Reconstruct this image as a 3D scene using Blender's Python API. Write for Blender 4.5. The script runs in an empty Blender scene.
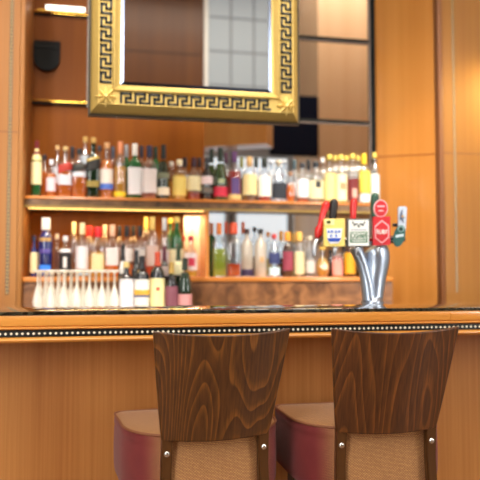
import bpy, bmesh, math, random
from mathutils import Vector, Matrix
random.seed(7)
sc = bpy.context.scene
COL = sc.collection
R = math.radians
YAW, PITCH, F = R(11.5), R(3.0), 686.0
CAM = Vector((0, 0, 1.2))

# ------------------------------------------------------------------ helpers
def at(px, py, Y):
    """point of the place seen at a photo position, on the vertical plane y = Y"""
    f = Vector((math.sin(YAW)*math.cos(PITCH), math.cos(YAW)*math.cos(PITCH), math.sin(PITCH)))
    r = Vector((math.cos(YAW), -math.sin(YAW), 0))
    u = r.cross(f)
    d = f + r*((px-240)/F) + u*((240-py)/F)
    return CAM + d*(Y/d.y)

def empty(name, loc, rz=0.0, label=None, cat=None, group=None, kind=None):
    o = bpy.data.objects.new(name, None)
    COL.objects.link(o)
    o.location = loc; o.rotation_euler = (0, 0, rz)
    o.empty_display_size = 0.05
    return tag(o, label, cat, group, kind)

def tag(o, label=None, cat=None, group=None, kind=None):
    if label: o['label'] = label
    if cat: o['category'] = cat
    if group: o['group'] = group
    if kind: o['kind'] = kind
    return o

def link(name, bm, mat, parent=None, smooth=True, loc=None, angle=35):
    me = bpy.data.meshes.new(name)
    bmesh.ops.recalc_face_normals(bm, faces=bm.faces[:])
    bm.to_mesh(me); bm.free()
    if smooth:
        for p in me.polygons: p.use_smooth = True
        me.set_sharp_from_angle(angle=R(angle))
    if mat:
        for m in (mat if isinstance(mat, (list, tuple)) else [mat]): me.materials.append(m)
    o = bpy.data.objects.new(name, me)
    COL.objects.link(o)
    if parent: o.parent = parent
    if loc is not None: o.location = loc
    return o

def box(bm, x0, x1, y0, y1, z0, z1, bev=0.0, rot=None, seg=2):
    r = bmesh.ops.create_cube(bm, size=1.0)
    vs = r['verts']
    for v in vs:
        v.co = Vector(((x0+x1)/2 + v.co.x*(x1-x0), (y0+y1)/2 + v.co.y*(y1-y0), (z0+z1)/2 + v.co.z*(z1-z0)))
    if rot is not None:
        for v in vs: v.co = rot @ v.co
    if bev > 0:
        es = list({e for v in vs for e in v.link_edges})
        bmesh.ops.bevel(bm, geom=es, offset=bev, segments=seg, affect='EDGES', profile=0.5)
    return bm

def boxo(name, x0, x1, y0, y1, z0, z1, mat, parent=None, bev=0.0, kind=None):
    bm = bmesh.new(); box(bm, x0, x1, y0, y1, z0, z1, bev)
    o = link(name, bm, mat, parent, smooth=bev > 0)
    if kind: o['kind'] = kind
    return o

def sect(n, k=0):
    """unit section: circle, or a rounded square when k is given"""
    out = []
    for i in range(n):
        a = 2*math.pi*(i+.5)/n
        c, s = math.cos(a), math.sin(a)
        q = 1.0 if not k else 1/((abs(c)**k+abs(s)**k)**(1/k))
        out.append((c*q, s*q))
    return out

def lathe(bm, prof, n=24, k=0, cap=True, sy=1.0):
    S = sect(n, k); rings = []
    for r, z in prof:
        rings.append([bm.verts.new((r*c, r*s*sy, z)) for c, s in S])
    for a, b in zip(rings, rings[1:]):
        for i in range(n):
            j = (i+1) % n
            bm.faces.new((a[i], a[j], b[j], b[i]))
    if cap:
        bm.faces.new(rings[0][::-1]); bm.faces.new(rings[-1])
    return bm

def sweep(bm, pts, radii, n=14, flat=1.0, cap=True):
    """round tube through points with a radius for each"""
    pts = [Vector(p) for p in pts]; rings = []
    for i, p in enumerate(pts):
        t = (pts[min(i+1, len(pts)-1)] - pts[max(i-1, 0)]).normalized()
        ref = Vector((0, 1, 0)) if abs(t.y) < .9 else Vector((1, 0, 0))
        a = t.cross(ref).normalized(); b = t.cross(a).normalized()
        rings.append([bm.verts.new(p + a*radii[i]*math.cos(2*math.pi*q/n) + b*radii[i]*flat*math.sin(2*math.pi*q/n)) for q in range(n)])
    for a, b in zip(rings, rings[1:]):
        for q in range(n):
            bm.faces.new((a[q], a[(q+1) % n], b[(q+1) % n], b[q]))
    if cap:
        bm.faces.new(rings[0][::-1]); bm.faces.new(rings[-1])
    return bm

def smooth_path(ctrl, n=6):
    """Catmull-Rom through (x,y,z,r) control points"""
    c = [Vector(p) for p in ctrl]; out = []
    for i in range(len(c)-1):
        p0, p1, p2, p3 = c[max(i-1, 0)], c[i], c[i+1], c[min(i+2, len(c)-1)]
        for j in range(n):
            t = j/n
            out.append(.5*((2*p1)+(p2-p0)*t+(2*p0-5*p1+4*p2-p3)*t*t+(3*p1-p0-3*p2+p3)*t**3))
    out.append(c[-1])
    return [tuple(v[:3]) for v in out], [v[3] for v in out]

# ------------------------------------------------------------------ materials
def srgb(r, g, b):
    def f(v):
        v /= 255
        return v/12.92 if v <= .04045 else ((v+.055)/1.055)**2.4
    return (f(r), f(g), f(b), 1)

MATS = {}
def nodes(name):
    m = bpy.data.materials.new(name); m.use_nodes = True
    nt = m.node_tree; nt.nodes.clear()
    out = nt.nodes.new('ShaderNodeOutputMaterial')
    return m, nt, out

def N(nt, t, **kw):
    n = nt.nodes.new(t)
    for k, v in kw.items(): setattr(n, k, v)
    return n

def plain(name, col, rough=.5, metal=0.0, coat=0.0, spec=.5, bump=0, emit=None, es=0.0):
    if name in MATS: return MATS[name]
    m, nt, out = nodes(name)
    p = N(nt, 'ShaderNodeBsdfPrincipled')
    p.inputs['Base Color'].default_value = col
    p.inputs['Roughness'].default_value = rough
    p.inputs['Metallic'].default_value = metal
    p.inputs['Coat Weight'].default_value = coat
    p.inputs['Coat Roughness'].default_value = .06
    p.inputs['Specular IOR Level'].default_value = spec
    if emit:
        p.inputs['Emission Color'].default_value = emit
        p.inputs['Emission Strength'].default_value = es
    if bump:
        no = N(nt, 'ShaderNodeTexNoise'); no.inputs['Scale'].default_value = bump
        no.inputs['Detail'].default_value = 4
        tc = N(nt, 'ShaderNodeTexCoord'); nt.links.new(tc.outputs['Object'], no.inputs['Vector'])
        b = N(nt, 'ShaderNodeBump'); b.inputs['Strength'].default_value = .25; b.inputs['Distance'].default_value = .004
        nt.links.new(no.outputs['Fac'], b.inputs['Height']); nt.links.new(b.outputs[0], p.inputs['Normal'])
    nt.links.new(p.outputs[0], out.inputs[0])
    MATS[name] = m
    return m

def wood(name, dark, light, rough=.35, coat=.4, sx=60, sz=1.2, horiz=False, broad=.5, spec=.5):
    """straight grained veneer: fine streaks and broad flitch variation along the grain"""
    m, nt, out = nodes(name)
    tc = N(nt, 'ShaderNodeTexCoord'); L = nt.links.new
    mp = N(nt, 'ShaderNodeMapping')
    mp.inputs['Scale'].default_value = (sz, sx, sx) if horiz else (sx, sx, sz)
    L(tc.outputs['Object'], mp.inputs[0])
    n1 = N(nt, 'ShaderNodeTexNoise'); n1.inputs['Scale'].default_value = 1; n1.inputs['Detail'].default_value = 5; n1.inputs['Roughness'].default_value = .65
    L(mp.outputs[0], n1.inputs[0])
    mp2 = N(nt, 'ShaderNodeMapping')
    mp2.inputs['Scale'].default_value = (.35, 7, 7) if horiz else (7, 7, .35)
    L(tc.outputs['Object'], mp2.inputs[0])
    n2 = N(nt, 'ShaderNodeTexNoise'); n2.inputs['Scale'].default_value = 1; n2.inputs['Detail'].default_value = 2
    L(mp2.outputs[0], n2.inputs[0])
    mx = N(nt, 'ShaderNodeMix'); mx.data_type = 'FLOAT'; mx.inputs[0].default_value = broad
    L(n1.outputs['Fac'], mx.inputs[2]); L(n2.outputs['Fac'], mx.inputs[3])
    cr = N(nt, 'ShaderNodeValToRGB')
    cr.color_ramp.elements[0].position = .3; cr.color_ramp.elements[0].color = dark
    cr.color_ramp.elements[1].position = .7; cr.color_ramp.elements[1].color = light
    L(mx.outputs[0], cr.inputs[0])
    p = N(nt, 'ShaderNodeBsdfPrincipled')
    p.inputs['Specular IOR Level'].default_value = spec
    p.inputs['Roughness'].default_value = rough; p.inputs['Coat Weight'].default_value = coat; p.inputs['Coat Roughness'].default_value = .12
    L(cr.outputs[0], p.inputs['Base Color']); L(p.outputs[0], out.inputs[0])
    MATS[name] = m
    return m

def walnut(name, base, line, seed, zs=1.15):
    """dark stained board with arched cathedral grain: contour lines of a long stretched field"""
    m, nt, out = nodes(name); L = nt.links.new
    tc = N(nt, 'ShaderNodeTexCoord')
    mp = N(nt, 'ShaderNodeMapping'); mp.inputs['Scale'].default_value = (5.0, .5, zs); mp.inputs['Location'].default_value = (seed, seed*.7, seed*.3)
    mp.inputs['Rotation'].default_value = (0, R(8), 0)
    L(tc.outputs['Object'], mp.inputs[0])
    n = N(nt, 'ShaderNodeTexNoise'); n.inputs['Scale'].default_value = 1; n.inputs['Detail'].default_value = 1.2; n.inputs['Roughness'].default_value = .3
    L(mp.outputs[0], n.inputs[0])
    mu = N(nt, 'ShaderNodeMath', operation='MULTIPLY'); mu.inputs[1].default_value = 32
    L(n.outputs['Fac'], mu.inputs[0])
    fr = N(nt, 'ShaderNodeMath', operation='FRACT'); L(mu.outputs[0], fr.inputs[0])
    cr = N(nt, 'ShaderNodeValToRGB'); e = cr.color_ramp.elements
    e[0].position = 0; e[0].color = base
    e[1].position = 1; e[1].color = base
    a = e.new(.60); a.color = tuple(base[i]*.82+line[i]*.18 for i in range(3))+(1,)
    b = e.new(.93); b.color = line
    L(fr.outputs[0], cr.inputs[0])
    mp2 = N(nt, 'ShaderNodeMapping'); mp2.inputs['Scale'].default_value = (160, 40, 9)
    L(tc.outputs['Object'], mp2.inputs[0])
    n2 = N(nt, 'ShaderNodeTexNoise'); n2.inputs['Scale'].default_value = 1; n2.inputs['Detail'].default_value = 3
    L(mp2.outputs[0], n2.inputs[0])
    mr = N(nt, 'ShaderNodeMapRange'); mr.inputs['From Min'].default_value = .3; mr.inputs['From Max'].default_value = .7
    mr.inputs['To Min'].default_value = .62; mr.inputs['To Max'].default_value = 1.25
    L(n2.outputs['Fac'], mr.inputs[0])
    mm = N(nt, 'ShaderNodeMix'); mm.data_type = 'RGBA'; mm.blend_type = 'MULTIPLY'; mm.inputs[0].default_value = 1
    L(cr.outputs[0], mm.inputs[6]); L(mr.outputs[0], mm.inputs[7])
    p = N(nt, 'ShaderNodeBsdfPrincipled'); p.inputs['Roughness'].default_value = .45; p.inputs['Coat Weight'].default_value = .10; p.inputs['Coat Roughness'].default_value = .15
    L(mm.outputs[2], p.inputs['Base Color']); L(p.outputs[0], out.inputs[0])
    return m

def glass(name, tint, body=None, bfac=0.0, edge=.5, lo=.08, hi=.75):
    """thin bottle glass: tinted see-through with a mirror sheen, optionally a little body colour"""
    if name in MATS: return MATS[name]
    m, nt, out = nodes(name); L = nt.links.new
    t = N(nt, 'ShaderNodeBsdfTransparent'); t.inputs[0].default_value = tint
    g = N(nt, 'ShaderNodeBsdfGlossy'); g.inputs['Roughness'].default_value = .04; g.inputs[0].default_value = (1, 1, 1, 1)
    cur = t
    if body:
        d = N(nt, 'ShaderNodeBsdfDiffuse'); d.inputs[0].default_value = body
        tr = N(nt, 'ShaderNodeBsdfTranslucent'); tr.inputs[0].default_value = body
        a = N(nt, 'ShaderNodeMixShader'); a.inputs[0].default_value = .5
        L(d.outputs[0], a.inputs[1]); L(tr.outputs[0], a.inputs[2])
        b = N(nt, 'ShaderNodeMixShader'); b.inputs[0].default_value = bfac
        L(t.outputs[0], b.inputs[1]); L(a.outputs[0], b.inputs[2]); cur = b
    lw = N(nt, 'ShaderNodeLayerWeight'); lw.inputs[0].default_value = edge
    mr = N(nt, 'ShaderNodeMapRange'); mr.inputs['To Min'].default_value = lo; mr.inputs['To Max'].default_value = hi
    pw = N(nt, 'ShaderNodeMath', operation='POWER'); pw.inputs[1].default_value = 2.2
    L(lw.outputs['Facing'], pw.inputs[0]); L(pw.outputs[0], mr.inputs[0])
    mx = N(nt, 'ShaderNodeMixShader'); L(mr.outputs[0], mx.inputs[0])
    L(cur.outputs[0], mx.inputs[1]); L(g.outputs[0], mx.inputs[2])
    L(mx.outputs[0], out.inputs[0])
    MATS[name] = m
    return m

def liquid(name, col, see=.45):
    if name in MATS: return MATS[name]
    m, nt, out = nodes(name); L = nt.links.new
    t = N(nt, 'ShaderNodeBsdfTransparent'); t.inputs[0].default_value = col
    d = N(nt, 'ShaderNodeBsdfDiffuse'); d.inputs[0].default_value = col
    tr = N(nt, 'ShaderNodeBsdfTranslucent'); tr.inputs[0].default_value = col
    a = N(nt, 'ShaderNodeMixShader'); a.inputs[0].default_value = .5
    L(d.outputs[0], a.inputs[1]); L(tr.outputs[0], a.inputs[2])
    b = N(nt, 'ShaderNodeMixShader'); b.inputs[0].default_value = see
    L(a.outputs[0], b.inputs[1]); L(t.outputs[0], b.inputs[2]); L(b.outputs[0], out.inputs[0])
    MATS[name] = m
    return m

def paint(c, rough=.45, metal=0.0):
    return plain('paint_%d_%d_%d_%d' % (*c, int(metal*10)), srgb(*c), rough, metal)

M_bar = wood('bar_veneer', srgb(156, 95, 42), srgb(194, 133, 71), rough=.45, coat=.04, spec=.3, sx=85, sz=.8)
M_pier = wood('pier_veneer', srgb(154, 99, 50), srgb(175, 121, 66), rough=.45, coat=.03, spec=.25, sx=50, sz=.5)
M_pier_r = wood('right_pier_veneer', srgb(142, 90, 30), srgb(162, 109, 41), rough=.5, coat=.04, spec=.3, sx=50, sz=.5)
M_jamb = wood('jamb_veneer', srgb(200, 132, 60), srgb(218, 152, 78), rough=.25, coat=.6, sx=22, sz=.4)
M_trimwood = wood('trim_wood', srgb(112, 64, 26), srgb(136, 82, 38), rough=.5, coat=.05, sx=60, sz=.5)
M_nosing = wood('nosing_wood', srgb(208, 134, 54), srgb(230, 162, 80), rough=.16, coat=.8, sx=70, sz=1.5, horiz=True)
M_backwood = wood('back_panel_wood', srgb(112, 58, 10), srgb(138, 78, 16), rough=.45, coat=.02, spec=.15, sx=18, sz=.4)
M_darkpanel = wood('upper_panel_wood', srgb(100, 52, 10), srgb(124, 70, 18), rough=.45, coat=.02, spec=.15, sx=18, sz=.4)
M_shelf = wood('shelf_wood', srgb(190, 108, 40), srgb(222, 146, 66), rough=.3, coat=.4, sx=60, sz=1.5, horiz=True)
M_frontwood = wood('opposite_wall_wood', srgb(84, 44, 10), srgb(106, 60, 16), rough=.4, coat=.1, sx=10, sz=.3)
M_walnut = [walnut('chair_walnut_a', srgb(76, 43, 15), srgb(122, 75, 28), 1.7), walnut('chair_walnut_b', srgb(78, 42, 15), srgb(118, 69, 27), 12.3, .75)]
M_postwood = wood('chair_post_wood', srgb(62, 36, 13), srgb(92, 56, 22), rough=.35, coat=.3, sx=80, sz=3)
M_black = plain('black_joint', srgb(12, 14, 12), .6, spec=.15)
M_brass = plain('brass', srgb(206, 160, 70), .25, 1.0)
M_chrome = plain('chrome', srgb(225, 228, 232), .12, 1.0)
M_steel = plain('brushed_steel', srgb(170, 172, 178), .3, 1.0)
M_gold = plain('frame_gold', srgb(184, 156, 86), .45, .4, bump=90)
M_goldside = plain('frame_gold_dark', srgb(60, 50, 34), .5, .2)
M_key = plain('greek_key_black', srgb(22, 26, 20), .5)
M_mirror = plain('mirror_silver', (.86, .84, .80, 1), .01, 1.0)
M_pane = glass('window_glass', (.96, .97, .97, 1), edge=.2, lo=.002, hi=.06)
M_towers = plain('tower_chrome', srgb(182, 194, 212), .36, 1.0)
M_screw = plain('screw_steel', srgb(220, 220, 215), .25, 1.0)

# brown marble
def marble(name, c0, c1, scale, rough, coat):
    m, nt, out = nodes(name); L = nt.links.new
    tc = N(nt, 'ShaderNodeTexCoord')
    n = N(nt, 'ShaderNodeTexNoise'); n.inputs['Scale'].default_value = scale; n.inputs['Detail'].default_value = 6; n.inputs['Distortion'].default_value = 1.2
    L(tc.outputs['Object'], n.inputs[0])
    cr = N(nt, 'ShaderNodeValToRGB')
    cr.color_ramp.elements[0].position = .36; cr.color_ramp.elements[0].color = c0
    cr.color_ramp.elements[1].position = .66; cr.color_ramp.elements[1].color = c1
    L(n.outputs['Fac'], cr.inputs[0])
    p = N(nt, 'ShaderNodeBsdfPrincipled'); p.inputs['Roughness'].default_value = rough; p.inputs['Coat Weight'].default_value = coat
    L(cr.outputs[0], p.inputs['Base Color']); L(p.outputs[0], out.inputs[0])
    return m
M_marble = marble('brown_marble', srgb(98, 62, 36), srgb(170, 116, 72), 9, .35, .3)
M_marble_dark = marble('dark_brown_marble', srgb(74, 54, 38), srgb(132, 96, 64), 14, .35, .3)
M_bartop = marble('black_marble', srgb(14, 16, 12), srgb(72, 68, 52), 30, .02, 1.0)
M_floor = marble('floor_stone', srgb(120, 84, 56), srgb(150, 110, 78), 2.5, .4, .1)

# repeated inlays: diamonds on black along x / beads along z
def inlay(name, axis, pitch, half, ground, light, round_=False):
    m, nt, out = nodes(name); L = nt.links.new
    tc = N(nt, 'ShaderNodeTexCoord'); sp = N(nt, 'ShaderNodeSeparateXYZ'); L(tc.outputs['Object'], sp.inputs[0])
    along, across = ('X', 'Z') if axis == 'x' else ('Z', 'X')
    d = N(nt, 'ShaderNodeMath', operation='PINGPONG'); d.inputs[1].default_value = pitch/2
    L(sp.outputs[along], d.inputs[0])
    a = N(nt, 'ShaderNodeMath', operation='ABSOLUTE'); L(sp.outputs[across], a.inputs[0])
    s = N(nt, 'ShaderNodeMath', operation='ADD'); L(d.outputs[0], s.inputs[0]); L(a.outputs[0], s.inputs[1])
    lt = N(nt, 'ShaderNodeMath', operation='LESS_THAN'); lt.inputs[1].default_value = half; L(s.outputs[0], lt.inputs[0])
    mx = N(nt, 'ShaderNodeMix'); mx.data_type = 'RGBA'; mx.inputs[6].default_value = ground; mx.inputs[7].default_value = light
    L(lt.outputs[0], mx.inputs[0])
    p = N(nt, 'ShaderNodeBsdfPrincipled'); p.inputs['Roughness'].default_value = .3
    L(mx.outputs[2], p.inputs['Base Color']); L(p.outputs[0], out.inputs[0])
    return m
M_inlay = inlay('diamond_inlay', 'x', .0185, .0056, srgb(22, 22, 18), srgb(236, 228, 204))
M_bead = inlay('bead_inlay', 'z', .0200, .0075, srgb(66, 56, 32), srgb(176, 146, 90))

# woven upholstery: tan weave in the middle, blending to red towards both sides
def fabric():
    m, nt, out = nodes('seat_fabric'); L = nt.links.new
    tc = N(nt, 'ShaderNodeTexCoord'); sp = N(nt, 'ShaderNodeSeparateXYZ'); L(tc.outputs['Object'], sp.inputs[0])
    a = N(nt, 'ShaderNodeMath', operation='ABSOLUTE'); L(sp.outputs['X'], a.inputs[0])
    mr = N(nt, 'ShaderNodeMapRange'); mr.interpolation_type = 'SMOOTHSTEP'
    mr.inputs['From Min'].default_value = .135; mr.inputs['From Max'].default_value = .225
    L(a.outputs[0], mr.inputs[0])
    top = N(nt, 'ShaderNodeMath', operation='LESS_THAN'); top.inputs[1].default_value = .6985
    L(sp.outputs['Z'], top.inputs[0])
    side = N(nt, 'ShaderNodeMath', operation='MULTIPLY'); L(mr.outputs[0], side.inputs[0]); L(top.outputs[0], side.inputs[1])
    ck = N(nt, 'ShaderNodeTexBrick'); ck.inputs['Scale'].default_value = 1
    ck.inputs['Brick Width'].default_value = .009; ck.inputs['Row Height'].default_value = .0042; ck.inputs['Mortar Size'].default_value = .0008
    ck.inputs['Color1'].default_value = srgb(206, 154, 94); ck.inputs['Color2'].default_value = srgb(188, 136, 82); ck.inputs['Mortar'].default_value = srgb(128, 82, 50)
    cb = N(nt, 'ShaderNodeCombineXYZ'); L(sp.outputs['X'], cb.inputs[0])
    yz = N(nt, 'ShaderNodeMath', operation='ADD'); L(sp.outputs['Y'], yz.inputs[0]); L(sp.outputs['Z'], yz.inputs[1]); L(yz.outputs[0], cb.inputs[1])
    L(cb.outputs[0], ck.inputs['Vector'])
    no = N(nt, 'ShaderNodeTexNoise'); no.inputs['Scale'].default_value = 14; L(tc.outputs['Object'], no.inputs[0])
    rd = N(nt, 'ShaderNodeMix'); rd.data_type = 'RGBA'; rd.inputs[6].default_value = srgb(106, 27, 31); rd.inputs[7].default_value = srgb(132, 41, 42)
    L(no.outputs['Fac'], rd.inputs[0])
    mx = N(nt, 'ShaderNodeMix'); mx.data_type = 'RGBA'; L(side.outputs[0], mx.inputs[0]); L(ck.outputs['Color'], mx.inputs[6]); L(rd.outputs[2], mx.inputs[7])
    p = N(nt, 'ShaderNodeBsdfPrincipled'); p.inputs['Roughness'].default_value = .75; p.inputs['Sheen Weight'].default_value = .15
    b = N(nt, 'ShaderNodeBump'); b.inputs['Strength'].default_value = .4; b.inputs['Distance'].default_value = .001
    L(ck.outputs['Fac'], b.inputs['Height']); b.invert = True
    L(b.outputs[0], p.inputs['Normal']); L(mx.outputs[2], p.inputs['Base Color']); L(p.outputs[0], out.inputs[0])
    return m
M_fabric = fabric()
M_piping = plain('seat_piping', srgb(140, 88, 58), .6)

# ------------------------------------------------------------------ the setting
YP = 3.868          # front plane of the two piers
YB = 4.30           # back wall plane
CEIL = 4.7
boxo('floor', -3.5, 7, -1.3, 9, -.1, 0, M_floor, kind='structure')
boxo('ceiling', -3.5, 7, -1.3, 9, CEIL, CEIL+.1, plain('ceiling_white', srgb(225, 215, 200), .8), kind='structure')

XL = at(22.5, 200, YP).x
XR = at(441, 200, YP).x
ZS = at(15, 132, YP).z
# left pier
wl = boxo('wall_left', -3.2, XL-.026, YP, YB+.1, 0, CEIL, M_pier, kind='structure')
boxo('panel_joint', -3.2, XL-.026, YP-.0012, YP, ZS-.002, ZS+.002, plain('joint_brown', srgb(100, 56, 30), .6), wl)
o = boxo('bead_strip', -.009, .009, YP-.002, YP, -1.35, 2.2, M_bead, wl); o.location = (at(8.7, 200, YP).x, 0, 2.45)
t = boxo('trim_1', XL-.024, XL, YP-.004, YB+.02, 0, CEIL, M_pier, bev=.003, kind='structure')
# right pier
ZSR = at(460, 153.5, YP).z
wr = boxo('wall_right', XR+.02, 6.5, YP, YB+.5, 0, CEIL, M_pier_r, kind='structure')
boxo('panel_joint', XR+.02, 6.5, YP-.0012, YP, ZSR-.002, ZSR+.002, plain('joint_brown', srgb(100, 56, 30), .6), wr)
o = boxo('bead_strip', -.006, .006, YP-.002, YP, -1.35, 2.2, M_bead, wr); o.location = (at(455.5, 200, YP).x, 0, 2.45)
boxo('trim_2', XR-.012, XR+.02, YP-.012, YP+.05, 0, CEIL, M_trimwood, bev=.004, kind='structure')
# splayed jamb between the back wall and the right pier
XC = at(375.5, 130, YB).x
def jamb():
    bm = bmesh.new()
    a, b = Vector((XC, YB, 0)), Vector((XR, YP+.02, 0))
    n = Vector((b.y-a.y, -(b.x-a.x), 0)).normalized()
    if n.x < 0: n = -n
    pts = [a, b, b+n*.02, a+n*.02]
    lo = [bm.verts.new((p.x, p.y, 0)) for p in pts]; hi = [bm.verts.new((p.x, p.y, CEIL)) for p in pts]
    bm.faces.new(lo[::-1]); bm.faces.new(hi)
    for i in range(4): bm.faces.new((lo[i], lo[(i+1) % 4], hi[(i+1) % 4], hi[i]))
    o = link('wall_side', bm, M_jamb, smooth=False); o['kind'] = 'structure'
    # hairline joint across the jamb
    za, zb = at(376, 157, YB).z, at(438, 153, YP).z
    bm = bmesh.new(); d = (b-a).normalized(); w = -n*.0012
    q = [a+d*.01, b-d*.01]
    v = [bm.verts.new(Vector((p.x, p.y, z+dz))+off) for p, z in zip(q, (za, zb)) for dz in (-.003, .003) for off in (w, Vector())]
    for f in ((0, 4, 6, 2), (1, 3, 7, 5), (2, 6, 7, 3), (0, 1, 5, 4), (0, 2, 3, 1), (4, 5, 7, 6)): bm.faces.new([v[i] for i in f])
    link('panel_joint', bm, plain('joint_jamb', srgb(150, 80, 30), .6), o, smooth=False)
jamb()

# back wall: wood on the left, a glazed screen on the right that looks into the room beyond
XG = at(204, 200, YB).x
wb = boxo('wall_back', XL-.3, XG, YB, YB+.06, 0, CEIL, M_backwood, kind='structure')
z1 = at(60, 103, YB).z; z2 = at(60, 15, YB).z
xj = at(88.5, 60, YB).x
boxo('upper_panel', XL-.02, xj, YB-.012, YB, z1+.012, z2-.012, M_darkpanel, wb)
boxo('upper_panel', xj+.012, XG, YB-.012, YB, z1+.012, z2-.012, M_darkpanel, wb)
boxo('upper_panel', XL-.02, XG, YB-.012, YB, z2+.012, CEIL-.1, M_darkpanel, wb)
for i, z in enumerate((z1, z2)):
    boxo('brass_joint', XL-.02, XG, YB-.022, YB, z-.002, z+.010, M_brass, wb, bev=.002)
    boxo('black_joint', XL-.02, XG, YB-.018, YB, z-.014, z-.003, M_black, wb)
boxo('chrome_joint', xj-.008, xj+.004, YB-.022, YB, z1-.02, CEIL-.1, plain('dull_nickel', srgb(150, 146, 140), .5, .3), wb, bev=.002)
boxo('black_joint', xj+.005, xj+.016, YB-.02, YB, z1-.02, CEIL-.1, M_black, wb)

# glazed screen
gw = empty('window_1', (0, 0, 0), kind='structure')
zs = [1.19, at(340, 121, YB).z, at(340, 39, YB).z, CEIL-.05]
for a, b in zip(zs, zs[1:]):
    boxo('glass_pane', XG+.01, XC-.01, YB+.012, YB+.018, a+.01, b-.01, M_pane, gw)
for z in zs[1:3]:
    boxo('mullion', XG, XC, YB-.005, YB+.035, z-.018, z+.006, M_black, gw)
    boxo('mullion_edge', XG, XC, YB-.009, YB+.01, z-.024, z-.019, plain('pale_bevel', srgb(140, 124, 116), .5), gw)
boxo('mullion', XC-.036, XC-.001, YB-.011, YB+.035, 1.19, CEIL-.05, M_black, gw)
boxo('mullion_edge', XC-.042, XC-.0365, YB-.009, YB+.01, 1.19, CEIL-.05, plain('pale_bevel', srgb(140, 124, 116), .5), gw)

# room beyond the screen
YF = 7.2
wf = boxo('wall_far', .3, 6.5, YF, YF+.1, 0, CEIL, plain('far_wall_grey', srgb(140, 136, 134), .7), kind='structure')
xa, xb = at(318, 80, YF-.9).x, at(420, 80, YF-.9).x
boxo('trim_3', xa, xb, YF-.9, YF-.02, 0, CEIL, wood('far_column_wood', srgb(232, 180, 132), srgb(244, 200, 152), rough=.4, coat=.1, sx=10, sz=.3), kind='structure')
fw = empty('window_2', (0, 0, 0), kind='structure')
M_day = plain('glowing_pane', srgb(230, 240, 250), .4, emit=(.86, .94, 1, 1), es=.6)
M_blindgrey = plain('window_frame_grey', srgb(190, 196, 200), .5)
for px0, px1 in ((206, 224), (236, 286), (292, 316)):
    x0, x1 = at(px0, 200, YF).x, at(px1, 200, YF).x
    boxo('glowing_pane', x0, x1, YF-.03, YF-.01, at(px0, 300, YF).z, at(px0, 158, YF).z, M_day, fw)
    boxo('window_frame', x0-.04, x0, YF-.06, YF-.005, at(px0, 300, YF).z, at(px0, 156, YF).z, M_blindgrey, fw)
    boxo('window_frame', x1, x1+.04, YF-.06, YF-.005, at(px0, 300, YF).z, at(px0, 156, YF).z, M_blindgrey, fw)
# timber soffit hanging in the far room, set at an angle
a, b = at(196, 134, 5.6), at(270, 128, 5.3)
bm = bmesh.new(); c = (a+b)/2; ln = (Vector((b.x, b.y))-Vector((a.x, a.y))).length; an = math.atan2(b.y-a.y, b.x-a.x)
box(bm, -ln/2, ln/2, -.1, .1, -.16, .3, rot=Matrix.Translation((c.x, c.y, c.z+.02)) @ Matrix.Rotation(an, 4, 'Z'))
o = link('beam', bm, wood('soffit_wood', srgb(226, 150, 76), srgb(240, 170, 92), sx=14, sz=.4), smooth=False); o['kind'] = 'structure'

# opposite wall behind the camera, seen in the ornate mirror
YO = -1.2
wo = boxo('wall_front', -3.5, 6.5, YO-.1, YO, 0, CEIL, M_frontwood, kind='structure')
boxo('panel_joint', -3.5, 1.1, YO, YO+.003, 3.70, 3.715, plain('joint_dark', srgb(60, 34, 18), .6), wo)
ow = empty('window_3', (0, 0, 0), kind='structure')
M_blind = plain('blind_pane', srgb(120, 126, 130), .5, emit=(.80, .88, .94, 1), es=.30)
M_slat = plain('blind_grid', srgb(110, 112, 114), .6, emit=(.7, .78, .86, 1), es=.12)
wx0, wx1, wz0, wz1 = 1.17, 2.25, 1.0, 4.55
boxo('window_frame', wx0-.04, wx0, YO, YO+.05, wz0, wz1, plain('frame_white', srgb(235, 235, 230), .5, emit=(.9, .95, 1, 1), es=.12), ow)
nx, nz = 4, 9
for i in range(nx):
    for j in range(nz):
        x0 = wx0+(wx1-wx0)*i/nx; z0 = wz0+(wz1-wz0)*j/nz
        boxo('blind_pane', x0+.012, x0+(wx1-wx0)/nx-.012, YO+.005, YO+.015, z0+.012, z0+(wz1-wz0)/nz-.012, M_blind, ow)
boxo('blind_grid', wx0, wx1, YO+.002, YO+.006, wz0, wz1, M_slat, ow)

# tall glowing panes added out of view, for frontal fill and bottle glints
M_fill = plain('fill_glow', srgb(230, 240, 250), .4, emit=(1, .97, .91, 1), es=16)
for wn, xw in (('added_fill_right', 4.1), ('added_fill_left', -2.3)):
    dw = empty(wn, (0, 0, 0), kind='structure')
    for j in range(3):
        z0 = .9+j*1.2
        boxo('glowing_pane', xw, xw+.75, YO+.005, YO+.015, z0, z0+1.12, M_fill, dw)
    boxo('window_frame', xw-.07, xw+.82, YO+.0005, YO+.005, .83, 4.5, M_blindgrey, dw)  # backing sheet of the added fill panes

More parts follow.
